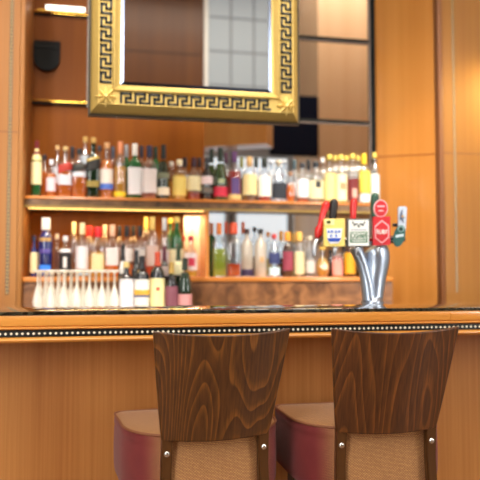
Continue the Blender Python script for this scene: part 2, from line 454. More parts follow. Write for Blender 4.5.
# ------------------------------------------------------------------ bar counter
YE = 2.465
bar = empty('bar_counter', (0, YE, 0), label='long orange-brown veneered bar counter with black marble top and diamond inlay edge', cat='bar counter')
X0, X1 = -2.6, 4.6
boxo('front_panel', X0, X1, .24, .30, 0, 1.03, M_bar, bar)
boxo('counter_top', X0, X1, -.004, .80, 1.0645, 1.077, M_bartop, bar, bev=.0015)
boxo('counter_body', X0, X1, .30, .58, .02, 1.0635, M_trimwood, bar)
def nosing(x0, x1):
    prof = [(.25, 1.064), (.0, 1.064), (-.004, 1.058), (-.006, 1.044), (-.004, 1.029), (.002, 1.026), (-.006, 1.024), (-.009, 1.0205), (-.006, 1.017), (.002, 1.0145), (.25, 1.0145)]
    bm = bmesh.new()
    a = [bm.verts.new((x0, y, z)) for y, z in prof]; b = [bm.verts.new((x1, y, z)) for y, z in prof]
    for i in range(len(prof)): j = (i+1) % len(prof); bm.faces.new((a[i], a[j], b[j], b[i]))
    bm.faces.new(a); bm.faces.new(b[::-1])
    return link('nosing', bm, M_nosing, bar)
xs = at(450, 320, YE).x
nosing(X0, xs-.0006); nosing(xs+.0006, X1)
o = boxo('inlay_band', X0, X1, .0, .24, -.0102, .0102, M_inlay, bar); o.location = (0, 0, 1.0022)
bm = bmesh.new()
prof = [(.24, .9898)] + [(-.004-.010*math.sin(math.pi*i/8), .9898-.019*i/8) for i in range(9)] + [(.24, .9708)]
a = [bm.verts.new((X0, y, z)) for y, z in prof]; b = [bm.verts.new((X1, y, z)) for y, z in prof]
for i in range(len(prof)): j = (i+1) % len(prof); bm.faces.new((a[i], a[j], b[j], b[i]))
bm.faces.new(a); bm.faces.new(b[::-1])
link('lower_moulding', bm, M_nosing, bar)

# ------------------------------------------------------------------ back bar
ZW = 1.035; ZL = 1.194; ZU = 1.646
bb = empty('back_counter', (0, 3.5, 0), label='low brown service counter behind the bar carrying wine glasses and bottles', cat='counter')
XWR = at(392, 290, 3.92).x
boxo('worktop', XL+.002, 1.80, 0, .40, ZW-.03, ZW, M_marble_dark, bb, bev=.003)
boxo('carcass', XL+.01, 1.78, .02, .40, 0, ZW-.031, M_trimwood, bb)
ls = empty('lower_shelf', (0, 3.90, 0), label='lower bottle shelf with a thick brown marble front and orange wooden lip', cat='shelf')
boxo('marble_front', XL+.002, XWR, .012, .39, .9, ZL-.028, M_marble, ls)
boxo('shelf_board', XL+.002, XWR, 0, .395, ZL-.027, ZL, M_shelf, ls, bev=.003)
us = empty('upper_shelf', (0, 3.95, 0), label='upper bottle shelf with wooden lip and dark marble front across the recess', cat='shelf')
XUR = at(383, 205, 3.95).x
boxo('shelf_board', XL+.002, XUR, 0, .345, ZU-.016, ZU, M_shelf, us, bev=.002)
boxo('marble_front', XL+.002, XUR, .006, .345, ZU-.05, ZU-.017, M_marble_dark, us)
boxo('brass_strip', XL+.002, XUR, .004, .03, ZU-.064, ZU-.0505, plain('dull_brass', srgb(150, 122, 62), .5, .3), us)
M_led = plain('led_strip', srgb(255, 210, 120), .5, emit=(1, .62, .18, 1), es=3)
xd = at(207, 240, 4.0).x
boxo('light_strip', XL+.02, xd-.02, .034, .06, ZU-.0675, ZU-.0645, M_led, us)
# divider and lit panel
dv = empty('shelf_divider', (xd, 3.98, ZL), label='upright orange wooden divider between the two shelf bays', cat='divider')
boxo('divider_board', -.010, .008, 0, .305, .0005, ZU-.0645-ZL, M_shelf, dv)
boxo('edge_lipping', -.011, .009, -.005, -.0003, .0005, ZU-.0645-ZL, M_jamb, dv)
lp = empty('lit_panel', (at(192, 240, 4.24).x, 4.24, ZL), label='glowing pale panel lit from above at the right end of the left shelf bay', cat='light panel')
hw = .050
boxo('panel_sheet', -hw, hw, 0, .02, .0005, ZU-.066-ZL, plain('cream_panel', srgb(250, 220, 190), .5), lp)
boxo('panel_batten', -.004, .004, -.006, 0, .0005, ZU-.066-ZL, plain('pink_batten', srgb(214, 170, 150), .5), lp)

# slim glowing strip that imitates a ceiling light reflection above the shield
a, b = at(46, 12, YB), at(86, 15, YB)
sl = empty('reflection_strip', (0, YB-.03, 0), label='slim white glowing strip imitating a ceiling light reflection above the dark shield on the back wall', cat='light')
boxo('strip_base', a.x-.05, b.x, 0, .017, z2+.0105, z2+.016, M_brass, sl)
boxo('reflection_bar', a.x, b.x-.005, -.004, .015, z2+.0165, z2+.046, plain('reflection_glow', srgb(255, 250, 240), .5, emit=(1, .95, .86, 1), es=1.6), sl)

# shield plaque
c = at(47, 56, YB-.02)
bm = bmesh.new()
w, h = .077, .092
out_ = [(-w, h), (w, h)]
for i in range(13):
    t_ = i/12; an = math.pi*t_
    out_.append((w*math.cos(an), -.012-(h-.012)*math.sin(an)**.9 if 0 < i < 12 else -.012))
f1 = [bm.verts.new((x, -.012, z)) for x, z in out_]; f2 = [bm.verts.new((x, .006, z)) for x, z in out_]
bm.faces.new(f1); bm.faces.new(f2[::-1])
for i in range(len(out_)): j = (i+1) % len(out_); bm.faces.new((f1[i], f2[i], f2[j], f1[j]))
sh = empty('shield_plaque', c, label='black shield-shaped plaque hung on the brown wood panel beside the gilt mirror', cat='plaque')
link('shield', bm, plain('shield_black', srgb(18, 20, 22), .7, spec=.15), sh, smooth=False)
bm = bmesh.new(); box(bm, -w*.78, w*.78, -.015, -.012, h*.52, h*.62); box(bm, -w*.6, w*.6, -.015, -.012, h*.1, h*.16)
boxo('relief_bar', -w*.8, w*.8, -.015, -.012, h*.52, h*.60, plain('shield_grey', srgb(34, 36, 38), .7, spec=.15), sh); bm.free()

# television in the far room
c0, c1 = at(270, 155, 6.2), at(317.5, 97, 6.2)
tv = empty('television', ((c0.x+c1.x)/2, 6.2, 0), 0, label='dark flat television hanging high in the room beyond the glass', cat='television')
w = (c1.x-c0.x)/2
boxo('screen', -w+.02, w-.02, -.032, -.025, c0.z+.02, c1.z-.02, plain('screen_navy', srgb(20, 26, 46), .6, spec=.1), tv)
boxo('casing', -w, w, -.025, .03, c0.z, c1.z, plain('tv_black', srgb(18, 22, 34), .6, spec=.1), tv, bev=.006)
boxo('ceiling_pole', -.025, .025, -.01, .03, c1.z, CEIL-.001, plain('tv_black', srgb(18, 22, 34), .6, spec=.1), tv)

# ------------------------------------------------------------------ gilt mirror with a Greek key frame
YM = 3.2
bl, br = at(90, 112, YM), at(299, 122, YM)
zb = (bl.z+br.z)/2
W = (br.x-bl.x)/2; H = 1.12
mt = empty('wall_mirror', ((bl.x+br.x)/2, YM, zb), label='large mirror in a gilt frame with black Greek key band above the bar', cat='mirror')
T = .136    # frame width
K0, K1 = .040, .099   # key band inside the frame width
def frame_ring(bm, prof, w, h):
    """mitred frame: prof = (inset from the outer edge, y)"""
    rings = []
    for s, y in prof:
        rings.append([bm.verts.new(p) for p in ((-w+s, y, s), (w-s, y, s), (w-s, y, h-s), (-w+s, y, h-s))])
    for a, b in zip(rings, rings[1:]):
        for i in range(4): j = (i+1) % 4; bm.faces.new((a[i], a[j], b[j], b[i]))
bm = bmesh.new()
frame_ring(bm, [(0, .05), (0, .020), (.010, .004), (.022, -.012), (.031, -.022), (.036, -.027), (K0, -.026), (K0+.002, -.018), (K1, -.018), (.102, -.025), (.108, -.027), (.122, -.014), (T-.006, .0), (T, .004), (T, .02), (.03, .04), (0, .05)], W, H)
fr = link('frame', bm, M_gold, mt, angle=50)
bm = bmesh.new(); frame_ring(bm, [(-.010, .056), (-.010, .022), (.0, .018), (.0, .056), (-.010, .056)], W, H)
link('frame_edge', bm, M_goldside, mt, smooth=False)
boxo('mirror_glass', -W+T-.006, W-T+.006, .006, .010, T-.006, H-T+.006, M_mirror, mt)
bm = bmesh.new()
frame_ring(bm, [(T, .0055), (T+.016, .0015), (T+.017, .0055)], W, H)
link('glass_bevel', bm, plain('bevel_glass', (.16, .19, .26, 1), .2, 1.0), mt, smooth=False)
boxo('backing_board', -W+.01, W-.01, .042, .05, .01, H-.01, M_backwood, mt)
# running key
def key(bm, length, cell, place):
    s = cell*.5
    n = max(1, int(round((length)/(6*cell))))
    k = length/(n*6)
    def seg(a, b):
        (x0, z0), (x1, z1) = a, b
        x0, x1 = sorted((x0, x1)); z0, z1 = sorted((z0, z1))
        q = [place(x, z, d) for d in (-.0225, -.0182) for x, z in ((x0*k-s, z0*cell-s), (x1*k+s, z0*cell-s), (x1*k+s, z1*cell+s), (x0*k-s, z1*cell+s))]
        v = [bm.verts.new(p) for p in q]
        for f in ((0, 1, 2, 3), (7, 6, 5, 4), (0, 4, 5, 1), (1, 5, 6, 2), (2, 6, 7, 3), (3, 7, 4, 0)): bm.faces.new([v[i] for i in f])
    for i in range(n):
        p = [(6*i, 0), (6*i, 4), (6*i+4, 4), (6*i+4, 2), (6*i+2, 2), (6*i+2, 0), (6*i+6, 0)]
        if i == n-1: p[-1] = (6*i+5, 0)
        for a, b in zip(p, p[1:]): seg(a, b)
cell = .0107; kz = K0+.0083
L0 = T+.004
for name, ln, place in (
        ('bottom', 2*W-2*L0, lambda x, z, d: (-W+L0+x, d, kz+z)),
        ('left', H-2*L0, lambda x, z, d: (-W+kz+.042-z, d, L0+x)),
        ('right', H-2*L0, lambda x, z, d: (W-kz-z, d, L0+x)),
        ('top', 2*W-2*L0, lambda x, z, d: (-W+L0+x, d, H-kz-.042+z))):
    bm = bmesh.new(); key(bm, ln, cell, place)
    link('greek_key_band', bm, M_key, mt, smooth=False)
# corner stars: eight raised petals and a boss
for cx, cz in ((-W+.070, .070), (W-.070, .070), (-W+.070, H-.070), (W-.070, H-.070)):
    bm = bmesh.new()
    for i in range(8):
        an = i*math.pi/4; r = .052 if i % 2 == 0 else .058
        ca, sa = math.cos(an), math.sin(an)
        def P(u, v, y): return bm.verts.new((cx+u*ca-v*sa, y, cz+u*sa+v*ca))
        tip, rt, lf, base, mid = P(r, 0, -.020), P(.024, -.008, -.020), P(.024, .008, -.020), P(0, 0, -.034), P(.024, 0, -.040)
        for f in ((base, mid, rt), (base, lf, mid), (rt, mid, tip), (mid, lf, tip)): bm.faces.new(f)
    bmesh.ops.create_icosphere(bm, subdivisions=2, radius=.009, matrix=Matrix.Translation((cx, -.036, cz)))
    link('corner_star', bm, plain('star_gold', srgb(238, 210, 130), .45, .0), mt, smooth=False)
for i in range(6):
    bm = bmesh.new(); x = -W+.12+i*(2*W-.24)/5
    bmesh.ops.create_icosphere(bm, subdivisions=2, radius=.0045, matrix=Matrix.Translation((x, .045, -.012)))
    link('bolt', bm, M_chrome, mt)
for x in (-W*.7, W*.7):
    bm = bmesh.new(); sweep(bm, [(x, .03, H-.02), (x, .03, CEIL-zb-.0005)], [.006, .006], n=10)
    link('hanging_rod', bm, M_brass, mt)

# ------------------------------------------------------------------ bar chairs
def chair(name, loc, rz, label, wd):
    t = empty(name, loc, rz, label=label, cat='bar chair', group='wooden backed bar chairs at the counter')
    ZT = .70; ZB = .493
    # seat: thick upholstered drum, straight front, rounded rear
    hwf, dep0, dep1 = .268, -.205, .235
    plan = []
    def arc(cx, cy, rx, ry, a0, a1, n):
        for i in range(n+1):
            a = R(a0+(a1-a0)*i/n); plan.append((cx+rx*math.cos(a), cy+ry*math.sin(a)))
    arc(hwf-.035, dep1-.035, .035, .035, 0, 90, 5)
    arc(-hwf+.035, dep1-.035, .035, .035, 90, 180, 5)
    arc(-hwf+.17, dep0+.21, .17, .21, 180, 270, 10)
    arc(hwf-.17, dep0+.21, .17, .21, 270, 360, 10)
    def ring(bm, f, z): return [bm.verts.new((x*f, (y-.015)*f+.015, z)) for x, y in plan]
    bm = bmesh.new()
    levels = [(.96, ZB), (.985, ZB+.006), (1.0, ZB+.03), (1.005, ZB+.10), (1.0, ZT-.045), (.992, ZT-.036), (1.002, ZT-.028), (.998, ZT-.010), (.985, ZT-.002), (.95, ZT+.003), (.7, ZT+.010), (.3, ZT+.013)]
    rs = [ring(bm, f, z) for f, z in levels]
    for a, b in zip(rs, rs[1:]):
        for i in range(len(a)): j = (i+1) % len(a); bm.faces.new((a[i], a[j], b[j], b[i]))
    bm.faces.new(rs[0][::-1]); bm.faces.new(rs[-1])
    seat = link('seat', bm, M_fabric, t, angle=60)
    bm = bmesh.new()
    pth = [((x)*.992, (y-.015)*.992+.015, ZT+.0) for x, y in plan]
    n = len(pth); rings = []
    for i, p in enumerate(pth):
        p = Vector(p); tg = (Vector(pth[(i+1) % n])-Vector(pth[i-1])).normalized(); nn = Vector((tg.y, -tg.x, 0))
        rings.append([bm.verts.new(p+nn*.0045*math.cos(q*math.pi/3)+Vector((0, 0, .0045*math.sin(q*math.pi/3)))) for q in range(6)])
    for i in range(n):
        a, b = rings[i], rings[(i+1) % n]
        for q in range(6): bm.faces.new((a[q], a[(q+1) % 6], b[(q+1) % 6], b[q]))
    link('piping', bm, M_piping, seat)
    # curved back board
    zb_, zt_ = .695, 1.037
    def surf(s, u, off):
        hw_ = .1745+.0425*u**.9
        x = s*hw_
        yb = -.232-.088*u - .030*(1-s*s) + off
        z = zb_+(zt_-zb_)*u - .016*(1-s*s)*u - .006*(1-s*s)*(1-u)
        return (x, yb, z)
    bm = bmesh.new(); NS, NU = 22, 14
    fr_ = [[bm.verts.new(surf(-1+2*i/NS, j/NU, 0)) for i in range(NS+1)] for j in range(NU+1)]
    bk_ = [[bm.verts.new(surf(-1+2*i/NS, j/NU, .017)) for i in range(NS+1)] for j in range(NU+1)]
    for j in range(NU):
        for i in range(NS):
            bm.faces.new((fr_[j][i], fr_[j][i+1], fr_[j+1][i+1], fr_[j+1][i]))
            bm.faces.new((bk_[j][i], bk_[j+1][i], bk_[j+1][i+1], bk_[j][i+1]))
    for i in range(NS):
        for j in (0, NU): bm.faces.new((fr_[j][i], fr_[j][i+1], bk_[j][i+1], bk_[j][i]))
    for j in range(NU):
        for i in (0, NS): bm.faces.new((fr_[j][i], fr_[j+1][i], bk_[j+1][i], bk_[j][i]))
    b = link('backrest', bm, M_walnut[wd], t, angle=40)
    md = b.modifiers.new('bevel', 'BEVEL'); md.width = .004; md.segments = 2; md.limit_method = 'ANGLE'; md.angle_limit = R(50)
    # posts, with steel screws, run on down as rear legs
    for s in (-1, 1):
        bm = bmesh.new()
        ctl = [(.154*s, -.233, .86), (.156*s, -.222, .70), (.158*s, -.215, .60), (.162*s, -.222, .45), (.175*s, -.25, .2), (.188*s, -.27, .0)]
        rings = []
        for x, y, z in ctl:
            hx, hy = .0165, .013
            rings.append([bm.verts.new((x+a*hx, y+c*hy, z)) for a, c in ((-1, -1), (1, -1), (1, 1), (-1, 1))])
        for a, c in zip(rings, rings[1:]):
            for i in range(4): j = (i+1) % 4; bm.faces.new((a[i], a[j], c[j], c[i]))
        bm.faces.new(rings[0]); bm.faces.new(rings[-1][::-1])
        bmesh.ops.bevel(bm, geom=[e for e in bm.edges if abs(e.verts[0].co.z-e.verts[1].co.z) > .05], offset=.004, segments=2, affect='EDGES')
        po = link('back_post', bm, M_postwood, t)
        bm = bmesh.new()
        lathe(bm, [(.0095, 0), (.0095, .002), (.007, .005), (.003, .0062)], n=16)
        bmesh.ops.transform(bm, matrix=Matrix.Translation((.1575*s, -.2305, .653)) @ Matrix.Rotation(R(90), 4, 'X'), verts=bm.verts[:])
        link('screw', bm, M_screw, po)
        bm = bmesh.new()
        sweep(bm, [(.205*s, .17, ZB+.004), (.215*s, .19, .2), (.222*s, .20, 0)], [.021, .018, .015], n=4)
        link('leg', bm, M_postwood, t)
    bm = bmesh.new(); sweep(bm, [(-.216, .19, .22), (.216, .19, .22)], [.012, .012], n=10); link('footrest', bm, M_steel, t)
    for s in (-1, 1):
        bm = bmesh.new(); sweep(bm, [(.174*s, -.25, .22), (.214*s, .19, .22)], [.010, .010], n=8); link('stretcher', bm, M_postwood, t)
    return t
chair('bar_chair', (.341, 2.385, 0), R(5.5), 'dark walnut-backed bar chair with red and tan seat, left of the pair', 0)
chair('bar_chair', (.928, 2.37, 0), R(0), 'dark walnut-backed bar chair standing right in front of the beer taps', 1)

# ------------------------------------------------------------------ beer font
YT = 2.95
def tp(px, py, dy=0.0):
    return at(px, py, YT+dy) - FO
base = at(372.5, 303, YT); FO = Vector((base.x, YT, 1.0772))
ft = empty('beer_font', FO, label='curved chrome beer font on the bar with four tap badges and red levers', cat='beer font')
bm = bmesh.new()
ctl = []
for px, py, w, d in ((373.5, 303, 19, .0), (374.5, 290, 19.5, 0), (376, 275, 21.5, 0), (377.5, 262, 24, 0), (377, 253, 25, 0), (374, 247, 22, .0)):
    p = tp(px, py, d); ctl.append((p.x, p.y, max(p.z, .012), w/2/219))
pts, rad = smooth_path(ctl, 5); sweep(bm, pts, rad, n=24, flat=.8)
link('column', bm, M_towers, ft, angle=60)
bm = bmesh.new(); ctl = []
for px, py, w in ((369.5, 302, 14), (368, 288, 13.5), (365.5, 275, 12), (362, 263, 11.5), (358.5, 254, 12.5), (355.5, 247, 14)):
    p = tp(px, py, -.012); ctl.append((p.x, p.y, max(p.z, .014), w/2/219))
pts, rad = smooth_path(ctl, 5); sweep(bm, pts, rad, n=20)
link('side_arm', bm, M_towers, ft, angle=60)
bm = bmesh.new(); lathe(bm, [(.052, 0), (.052, .006), (.047, .011), (.044, .022), (.040, .026)], n=32); link('base_collar', bm, M_towers, ft)
bm = bmesh.new(); a, b = tp(322, 243, .01), tp(399, 239, .01)
sweep(bm, [a, b], [.019, .019], n=18); link('rail', bm, M_chrome, ft)
# tap bodies and spouts
M_dark = plain('dark_plastic', srgb(24, 22, 22), .35)
M_red = plain('lever_red', srgb(205, 20, 18), .25, coat=.5)
M_green = plain('lever_green', srgb(16, 72, 52), .3, coat=.4)
def tube(name, pl, rl, mat, parent=ft, n=14):
    c = [(*p, r) for p, r in zip(pl, rl)]
    pts, rad = smooth_path(c, 5); bm = bmesh.new(); sweep(bm, pts, rad, n=n); return link(name, bm, mat, parent, angle=60)
for px in (338, 360, 381):
    q = tube('tap', [tp(px, 240, .01), tp(px-2, 243, -.035), tp(px-3, 249, -.05)], [.013, .012, .010], M_chrome)
    tube('spout', [tp(px-3, 248, -.05), tp(px-3.5, 252, -.052), tp(px-4, 256, -.05)], [.010, .0085, .007], M_steel, q)
tube('tap', [tp(322, 238, -.01), tp(316, 242, -.02), tp(314, 248, -.03), tp(314, 256, -.035)], [.012, .014, .013, .009], M_steel)
# levers
h = tube('lever', [tp(317, 238, -.02), tp(319.5, 228, -.015), tp(323, 214, -.01), tp(326, 205, -.005), tp(327, 201, -.005)], [.012, .013, .015, .018, .008], M_red); h['label'] = 'red slanting lever'
q = tube('ferrule', [tp(318, 236, -.02), tp(318.6, 231, -.02), tp(319.4, 227, -.018)], [.0165, .019, .0155], M_red, h)
h = tube('lever', [tp(332, 240, -.005), tp(332.5, 225, 0), tp(333, 210, 0), tp(334, 202, 0), tp(334.3, 199, 0)], [.012, .015, .019, .018, .008], M_dark); h['label'] = 'black lever'
h = tube('lever', [tp(353, 240, -.005), tp(353, 226, 0), tp(353.2, 210, 0), tp(353.8, 202, 0), tp(354, 199, 0)], [.012, .014, .016, .017, .008], M_red); h['label'] = 'red upright lever'
h = tube('lever', [tp(377, 240, .01), tp(374.5, 222, .01), tp(373.8, 206, .01), tp(375, 197, .01), tp(375.4, 193, .01)], [.012, .012, .016, .019, .009], M_green); h['label'] = 'dark green lever'
# badges: built flat facing the customer, thin boards
def board(name, pts2, dy, th, mat, parent, lab=None, bev=0.0):
    bm = bmesh.new()
    ps = [tp(px, py, dy) for px, py in pts2]
    f = [bm.verts.new(p) for p in ps]; g = [bm.verts.new(p+Vector((0, th, 0))) for p in ps]
    bm.faces.new(f); bm.faces.new(g[::-1])
    for i in range(len(f)): j = (i+1) % len(f); bm.faces.new((f[i], g[i], g[j], f[j]))
    if bev: bmesh.ops.bevel(bm, geom=[e for e in bm.edges], offset=bev, segments=2, affect='EDGES')
    o = link(name, bm, mat, parent, smooth=False)
    if lab: o['label'] = lab
    return o
def rect(x0, y0, x1, y1, sk=0): return [(x0, y0), (x1, y0-sk), (x1, y1-sk), (x0, y1)]
def oval(cx, cy, rx, ry, n=28, tilt=0):
    ct, st = math.cos(tilt), math.sin(tilt)
    return [(cx+rx*math.cos(2*math.pi*i/n)*ct-ry*math.sin(2*math.pi*i/n)*st, cy+rx*math.cos(2*math.pi*i/n)*st+ry*math.sin(2*math.pi*i/n)*ct) for i in range(n)]
def write(txt, px, py, size_px, dy, mat, parent, bold=0.0):
    cu = bpy.data.curves.new('lettering', 'FONT'); cu.body = txt; cu.align_x = 'CENTER'; cu.align_y = 'CENTER'
    cu.size = size_px/219; cu.extrude = .0006; cu.offset = bold; pass
    tmp = bpy.data.objects.new('lettering', cu); COL.objects.link(tmp)
    bpy.context.view_layer.update()
    me = bpy.data.meshes.new_from_object(tmp.evaluated_get(bpy.context.evaluated_depsgraph_get()))
    bpy.data.objects.remove(tmp); bpy.data.curves.remove(cu); me.materials.clear(); me.materials.append(mat)
    o = bpy.data.objects.new('lettering', me); COL.objects.link(o); o.parent = parent
    o.location = tp(px, py, dy); o.rotation_euler = (R(90), 0, 0)
    return o
W_ = paint((244, 244, 240)); BLU = paint((40, 80, 190)); YEL = paint((240, 218, 120)); GRN = paint((30, 110, 70)); REDB = paint((206, 26, 40)); PNK = paint((250, 190, 195)); GRY = paint((96, 104, 104)); PALE = paint((248, 236, 170))
D1 = -.062
bd = board('badge', rect(324, 218.7, 345, 246.5, .3), D1, .012, YEL, ft, 'yellow badge with a white shield', bev=.0012)
board('shield', [(326.5, 228.5), (342.5, 228.3), (341, 240), (338, 243.5), (330, 243.7), (327.5, 240)], D1-.003, .0025, W_, bd)
board('corner_patch', rect(324.6, 219.3, 334.5, 225), D1-.0015, .001, PALE, bd)
board('hop_emblem', oval(328.8, 222, 2.2, 1.7, 12), D1-.004, .002, paint((90, 96, 40)), bd)
board('ribbon', [(327.5, 238.2), (341.3, 238), (339, 241.4), (329.5, 241.6)], D1-.006, .002, BLU, bd)
for x0, x1, y in ((327.8, 329.8, 230.5), (330.6, 333.2, 230.3), (335, 337, 230.5), (338, 340.6, 230.3), (330, 332.2, 234.6), (335.2, 337.4, 234.6)):
    board('blue_letter', rect(x0, y, x1, y+2.4), D1-.006, .002, paint((110, 140, 215)), bd)
bd = board('badge', rect(347.5, 218.8, 369.8, 246.8, .1), D1, .012, GRY, ft, 'white badge with green lettering', bev=.0012)
board('face', rect(348.8, 220, 368.8, 245.8, .1), D1-.003, .0025, W_, bd)
for s in (-1, 1):
    for k in range(3):
        cx, cy = 358.8+s*(2.6+k*1.6), 224.2-k*.8+(k == 1)*1.2
        board('crest_leaf', oval(cx, cy, 2.0-.3*k, .8, 10, s*(.5+.5*k)), D1-.005, .0018, GRY, bd)
board('crest', oval(358.8, 226, 1.2, 1.6, 10), D1-.005, .0018, GRY, bd)
board('script_line', rect(351, 229.2, 367, 230.3), D1-.005, .0018, paint((180, 182, 196)), bd)
board('green_panel', rect(350.2, 231.8, 367.4, 242.6), D1-.0045, .0015, GRN, bd)
board('panel_inset', rect(351, 232.5, 366.6, 239.2), D1-.0055, .001, W_, bd)
write('CASHNES', 358.8, 236, 7.2, D1-.0065, GRN, bd, .0003).scale.x = .52
board('script_line', rect(352, 240.4, 366, 241.4), D1-.0055, .001, W_, bd)
D3 = -.066
bd = board('badge', rect(373.2, 216.8, 390.5, 245.6, .6), D3, .012, REDB, ft, 'red badge with a pale hexagon', bev=.0012)
hexo = [(382, 220), (389, 225.5), (389, 237.5), (382, 243.6), (375, 238), (375, 226)]
hexi = [(382, 221.4), (388, 226.2), (388, 236.9), (382, 242.2), (376, 237.4), (376, 226.7)]
board('hexagon', hexo, D3-.003, .0025, PNK, bd); board('hexagon_field', hexi, D3-.0045, .0012, REDB, bd)
write('RUBY', 382, 232, 6.0, D3-.006, W_, bd, .0004).scale.x = .78
board('top_oval', oval(381, 208.4, 6.9, 8.8), D3, .010, PNK, bd); board('oval_field', oval(381, 208.4, 6.0, 7.8), D3-.002, .0018, REDB, bd)
board('script_line', rect(377.3, 205.4, 384.8, 207), D3-.004, .0018, PNK, bd); board('script_line', rect(378.6, 210, 383.6, 211.3), D3-.004, .0018, PNK, bd)
D4 = -.05
bd = board('badge', [(398.6, 208), (400, 206.3), (405.5, 206.2), (407.2, 208), (405.8, 232), (398.6, 232)], D4, .012, paint((196, 208, 226)), ft, 'silver badge with a dark green oval', bev=.0012)
board('emblem', [(401.3, 211), (402.6, 209), (402.8, 217), (405.6, 217.4), (403, 219), (404, 223), (401.6, 220), (399.9, 219.6), (400, 215)], D4-.003, .0025, paint((88, 100, 130)), bd)
board('emblem_patch', oval(402.8, 216.2, 1.2, 1.2, 12), D4-.005, .002, paint((206, 160, 90)), bd)
board('green_oval', oval(399.6, 236, 5.6, 11, 28, .22), D4-.002, .008, paint((22, 88, 84)), bd)
board('pale_rim', oval(401, 229, 3.2, 3.0, 16), D4-.0045, .002, paint((150, 190, 190)), bd)
board('oval_cap', oval(401, 229, 2.3, 2.2, 16), D4-.0062, .0016, paint((14, 60, 52)), bd)
board('script_line', [(395.8, 235), (403.8, 233.6), (403.6, 236.4), (395.8, 237.8)], D4-.005, .0025, paint((196, 216, 226)), bd)
bm = bmesh.new(); a = tp(393, 225, -.03); sweep(bm, [a, a+Vector((.02, 0, 0))], [.008, .008], n=10); link('pivot', bm, M_dark, ft)
bm = bmesh.new(); a = tp(400, 240, -.0); sweep(bm, [a+Vector((0, -.044, 0)), a+Vector((0, .02, 0))], [.009, .009], n=10); link('badge_bracket', bm, M_chrome, ft)

# ------------------------------------------------------------------ bottles
CLEAR = glass('clear_glass', (.90, .94, .97, 1), (.80, .88, .96, 1), .03, edge=.5, lo=.15, hi=.75)
GREEN = glass('green_glass', (.08, .30, .10, 1), (.03, .26, .07, 1), .55)
OLIVE = glass('olive_glass', (.16, .24, .08, 1), (.06, .13, .03, 1), .6)
DGREEN = glass('dark_green_glass', (.03, .09, .04, 1), (.012, .05, .022, 1), .75)
BLACKG = glass('black_glass', (.02, .02, .02, 1), (.010, .010, .014, 1), .85)
BLUE = glass('cobalt_glass', (.02, .06, .45, 1), (.01, .04, .36, 1), .6)
BROWN = glass('brown_glass', (.20, .07, .02, 1), (.10, .03, .01, 1), .6)
FROST = glass('white_glass', (.9, .88, .84, 1), (.86, .80, .70, 1), .85)
LIQ = {'amber': (1.0, .34, .02, 1), 'gold': (.95, .58, .07, 1), 'red': (.65, .03, .02, 1), 'dark': (.05, .02, .02, 1), 'lime': (.62, .72, .05, 1),
       'orange': (.9, .16, .03, 1), 'rose': (.8, .3, .2, 1), 'yellow': (.85, .7, .12, 1), 'purple': (.06, .02, .08, 1), 'cola': (.2, .07, .02, 1)}
# shape = (profile of (radius fraction, height fraction)), section exponent
SHAPES = {
    'round': ([(.93, 0), (1, .012), (1, .52), (.96, .58), (.80, .65), (.52, .71), (.37, .76), (.34, .90), (.38, .905), (.38, .93)], 0),
    'tall': ([(.93, 0), (1, .012), (1, .60), (.95, .66), (.72, .73), (.46, .78), (.36, .83), (.34, .92), (.38, .925), (.38, .94)], 0),
    'square': ([(.93, 0), (1, .012), (1, .60), (.95, .65), (.66, .70), (.42, .74), (.36, .78), (.34, .92), (.38, .925), (.38, .94)], 5),
    'bordeaux': ([(.93, 0), (1, .012), (1, .58), (.94, .64), (.62, .71), (.40, .76), (.36, .80), (.35, .95), (.38, .955), (.38, .97)], 0),
    'burgundy': ([(.93, 0), (1, .012), (1, .42), (.93, .50), (.74, .60), (.50, .70), (.38, .78), (.34, .95), (.38, .955), (.38, .97)], 0),
    'stout': ([(.93, 0), (1, .014), (1.0, .50), (.97, .58), (.84, .66), (.56, .72), (.38, .76), (.36, .88), (.41, .885), (.41, .92)], 0),
    'decanter': ([(.90, 0), (1, .015), (1, .46), (.90, .56), (.62, .64), (.42, .68), (.40, .80), (.48, .81), (.48, .83)], 6),
    'globe': ([(.55, 0), (.62, .012), (.90, .14), (1, .30), (.92, .46), (.66, .58), (.40, .66), (.34, .72), (.34, .88), (.40, .885), (.40, .90)], 0),
    'bell': ([(.97, 0), (1, .012), (.97, .25), (.86, .45), (.64, .62), (.44, .74), (.36, .80), (.34, .92), (.38, .925), (.38, .94)], 0),
}
CAPH = {'cap': (.44, .115), 'long': (.42, .20), 'cork': (.40, .06), 'foil': (.42, .24), 'wide': (.62, .19), 'ball': (.55, .14)}
def rad_at(prof, z):
    for (r0, z0), (r1, z1) in zip(prof, prof[1:]):
        if z0 <= z <= z1: return r0+(r1-r0)*((z-z0)/(z1-z0) if z1 > z0 else 0)
    return prof[-1][0]
def wrap(bm, prof, k, r, h, z0, z1, arc=75, slant=0.0, eps=.0012):
    """label sheet that follows the bottle's front (towards -y)"""
    n, nz = 14, 4; rows = []
    for j in range(nz+1):
        row = []
        for i in range(n+1):
            a = R(-90-arc+2*arc*i/n); c, s = math.cos(a), math.sin(a)
            q = 1.0 if not k else 1/((abs(c)**k+abs(s)**k)**(1/k))
            z = (z0+(z1-z0)*j/nz)*h
            z += slant*c*r
            rr = rad_at(prof, max(0, min(z/h, .93)))*r+eps
            row.append(bm.verts.new((rr*c*q, rr*s*q, z)))
        rows.append(row)
    for a, b in zip(rows, rows[1:]):
        for i in range(n): bm.faces.new((a[i], a[i+1], b[i+1], b[i]))
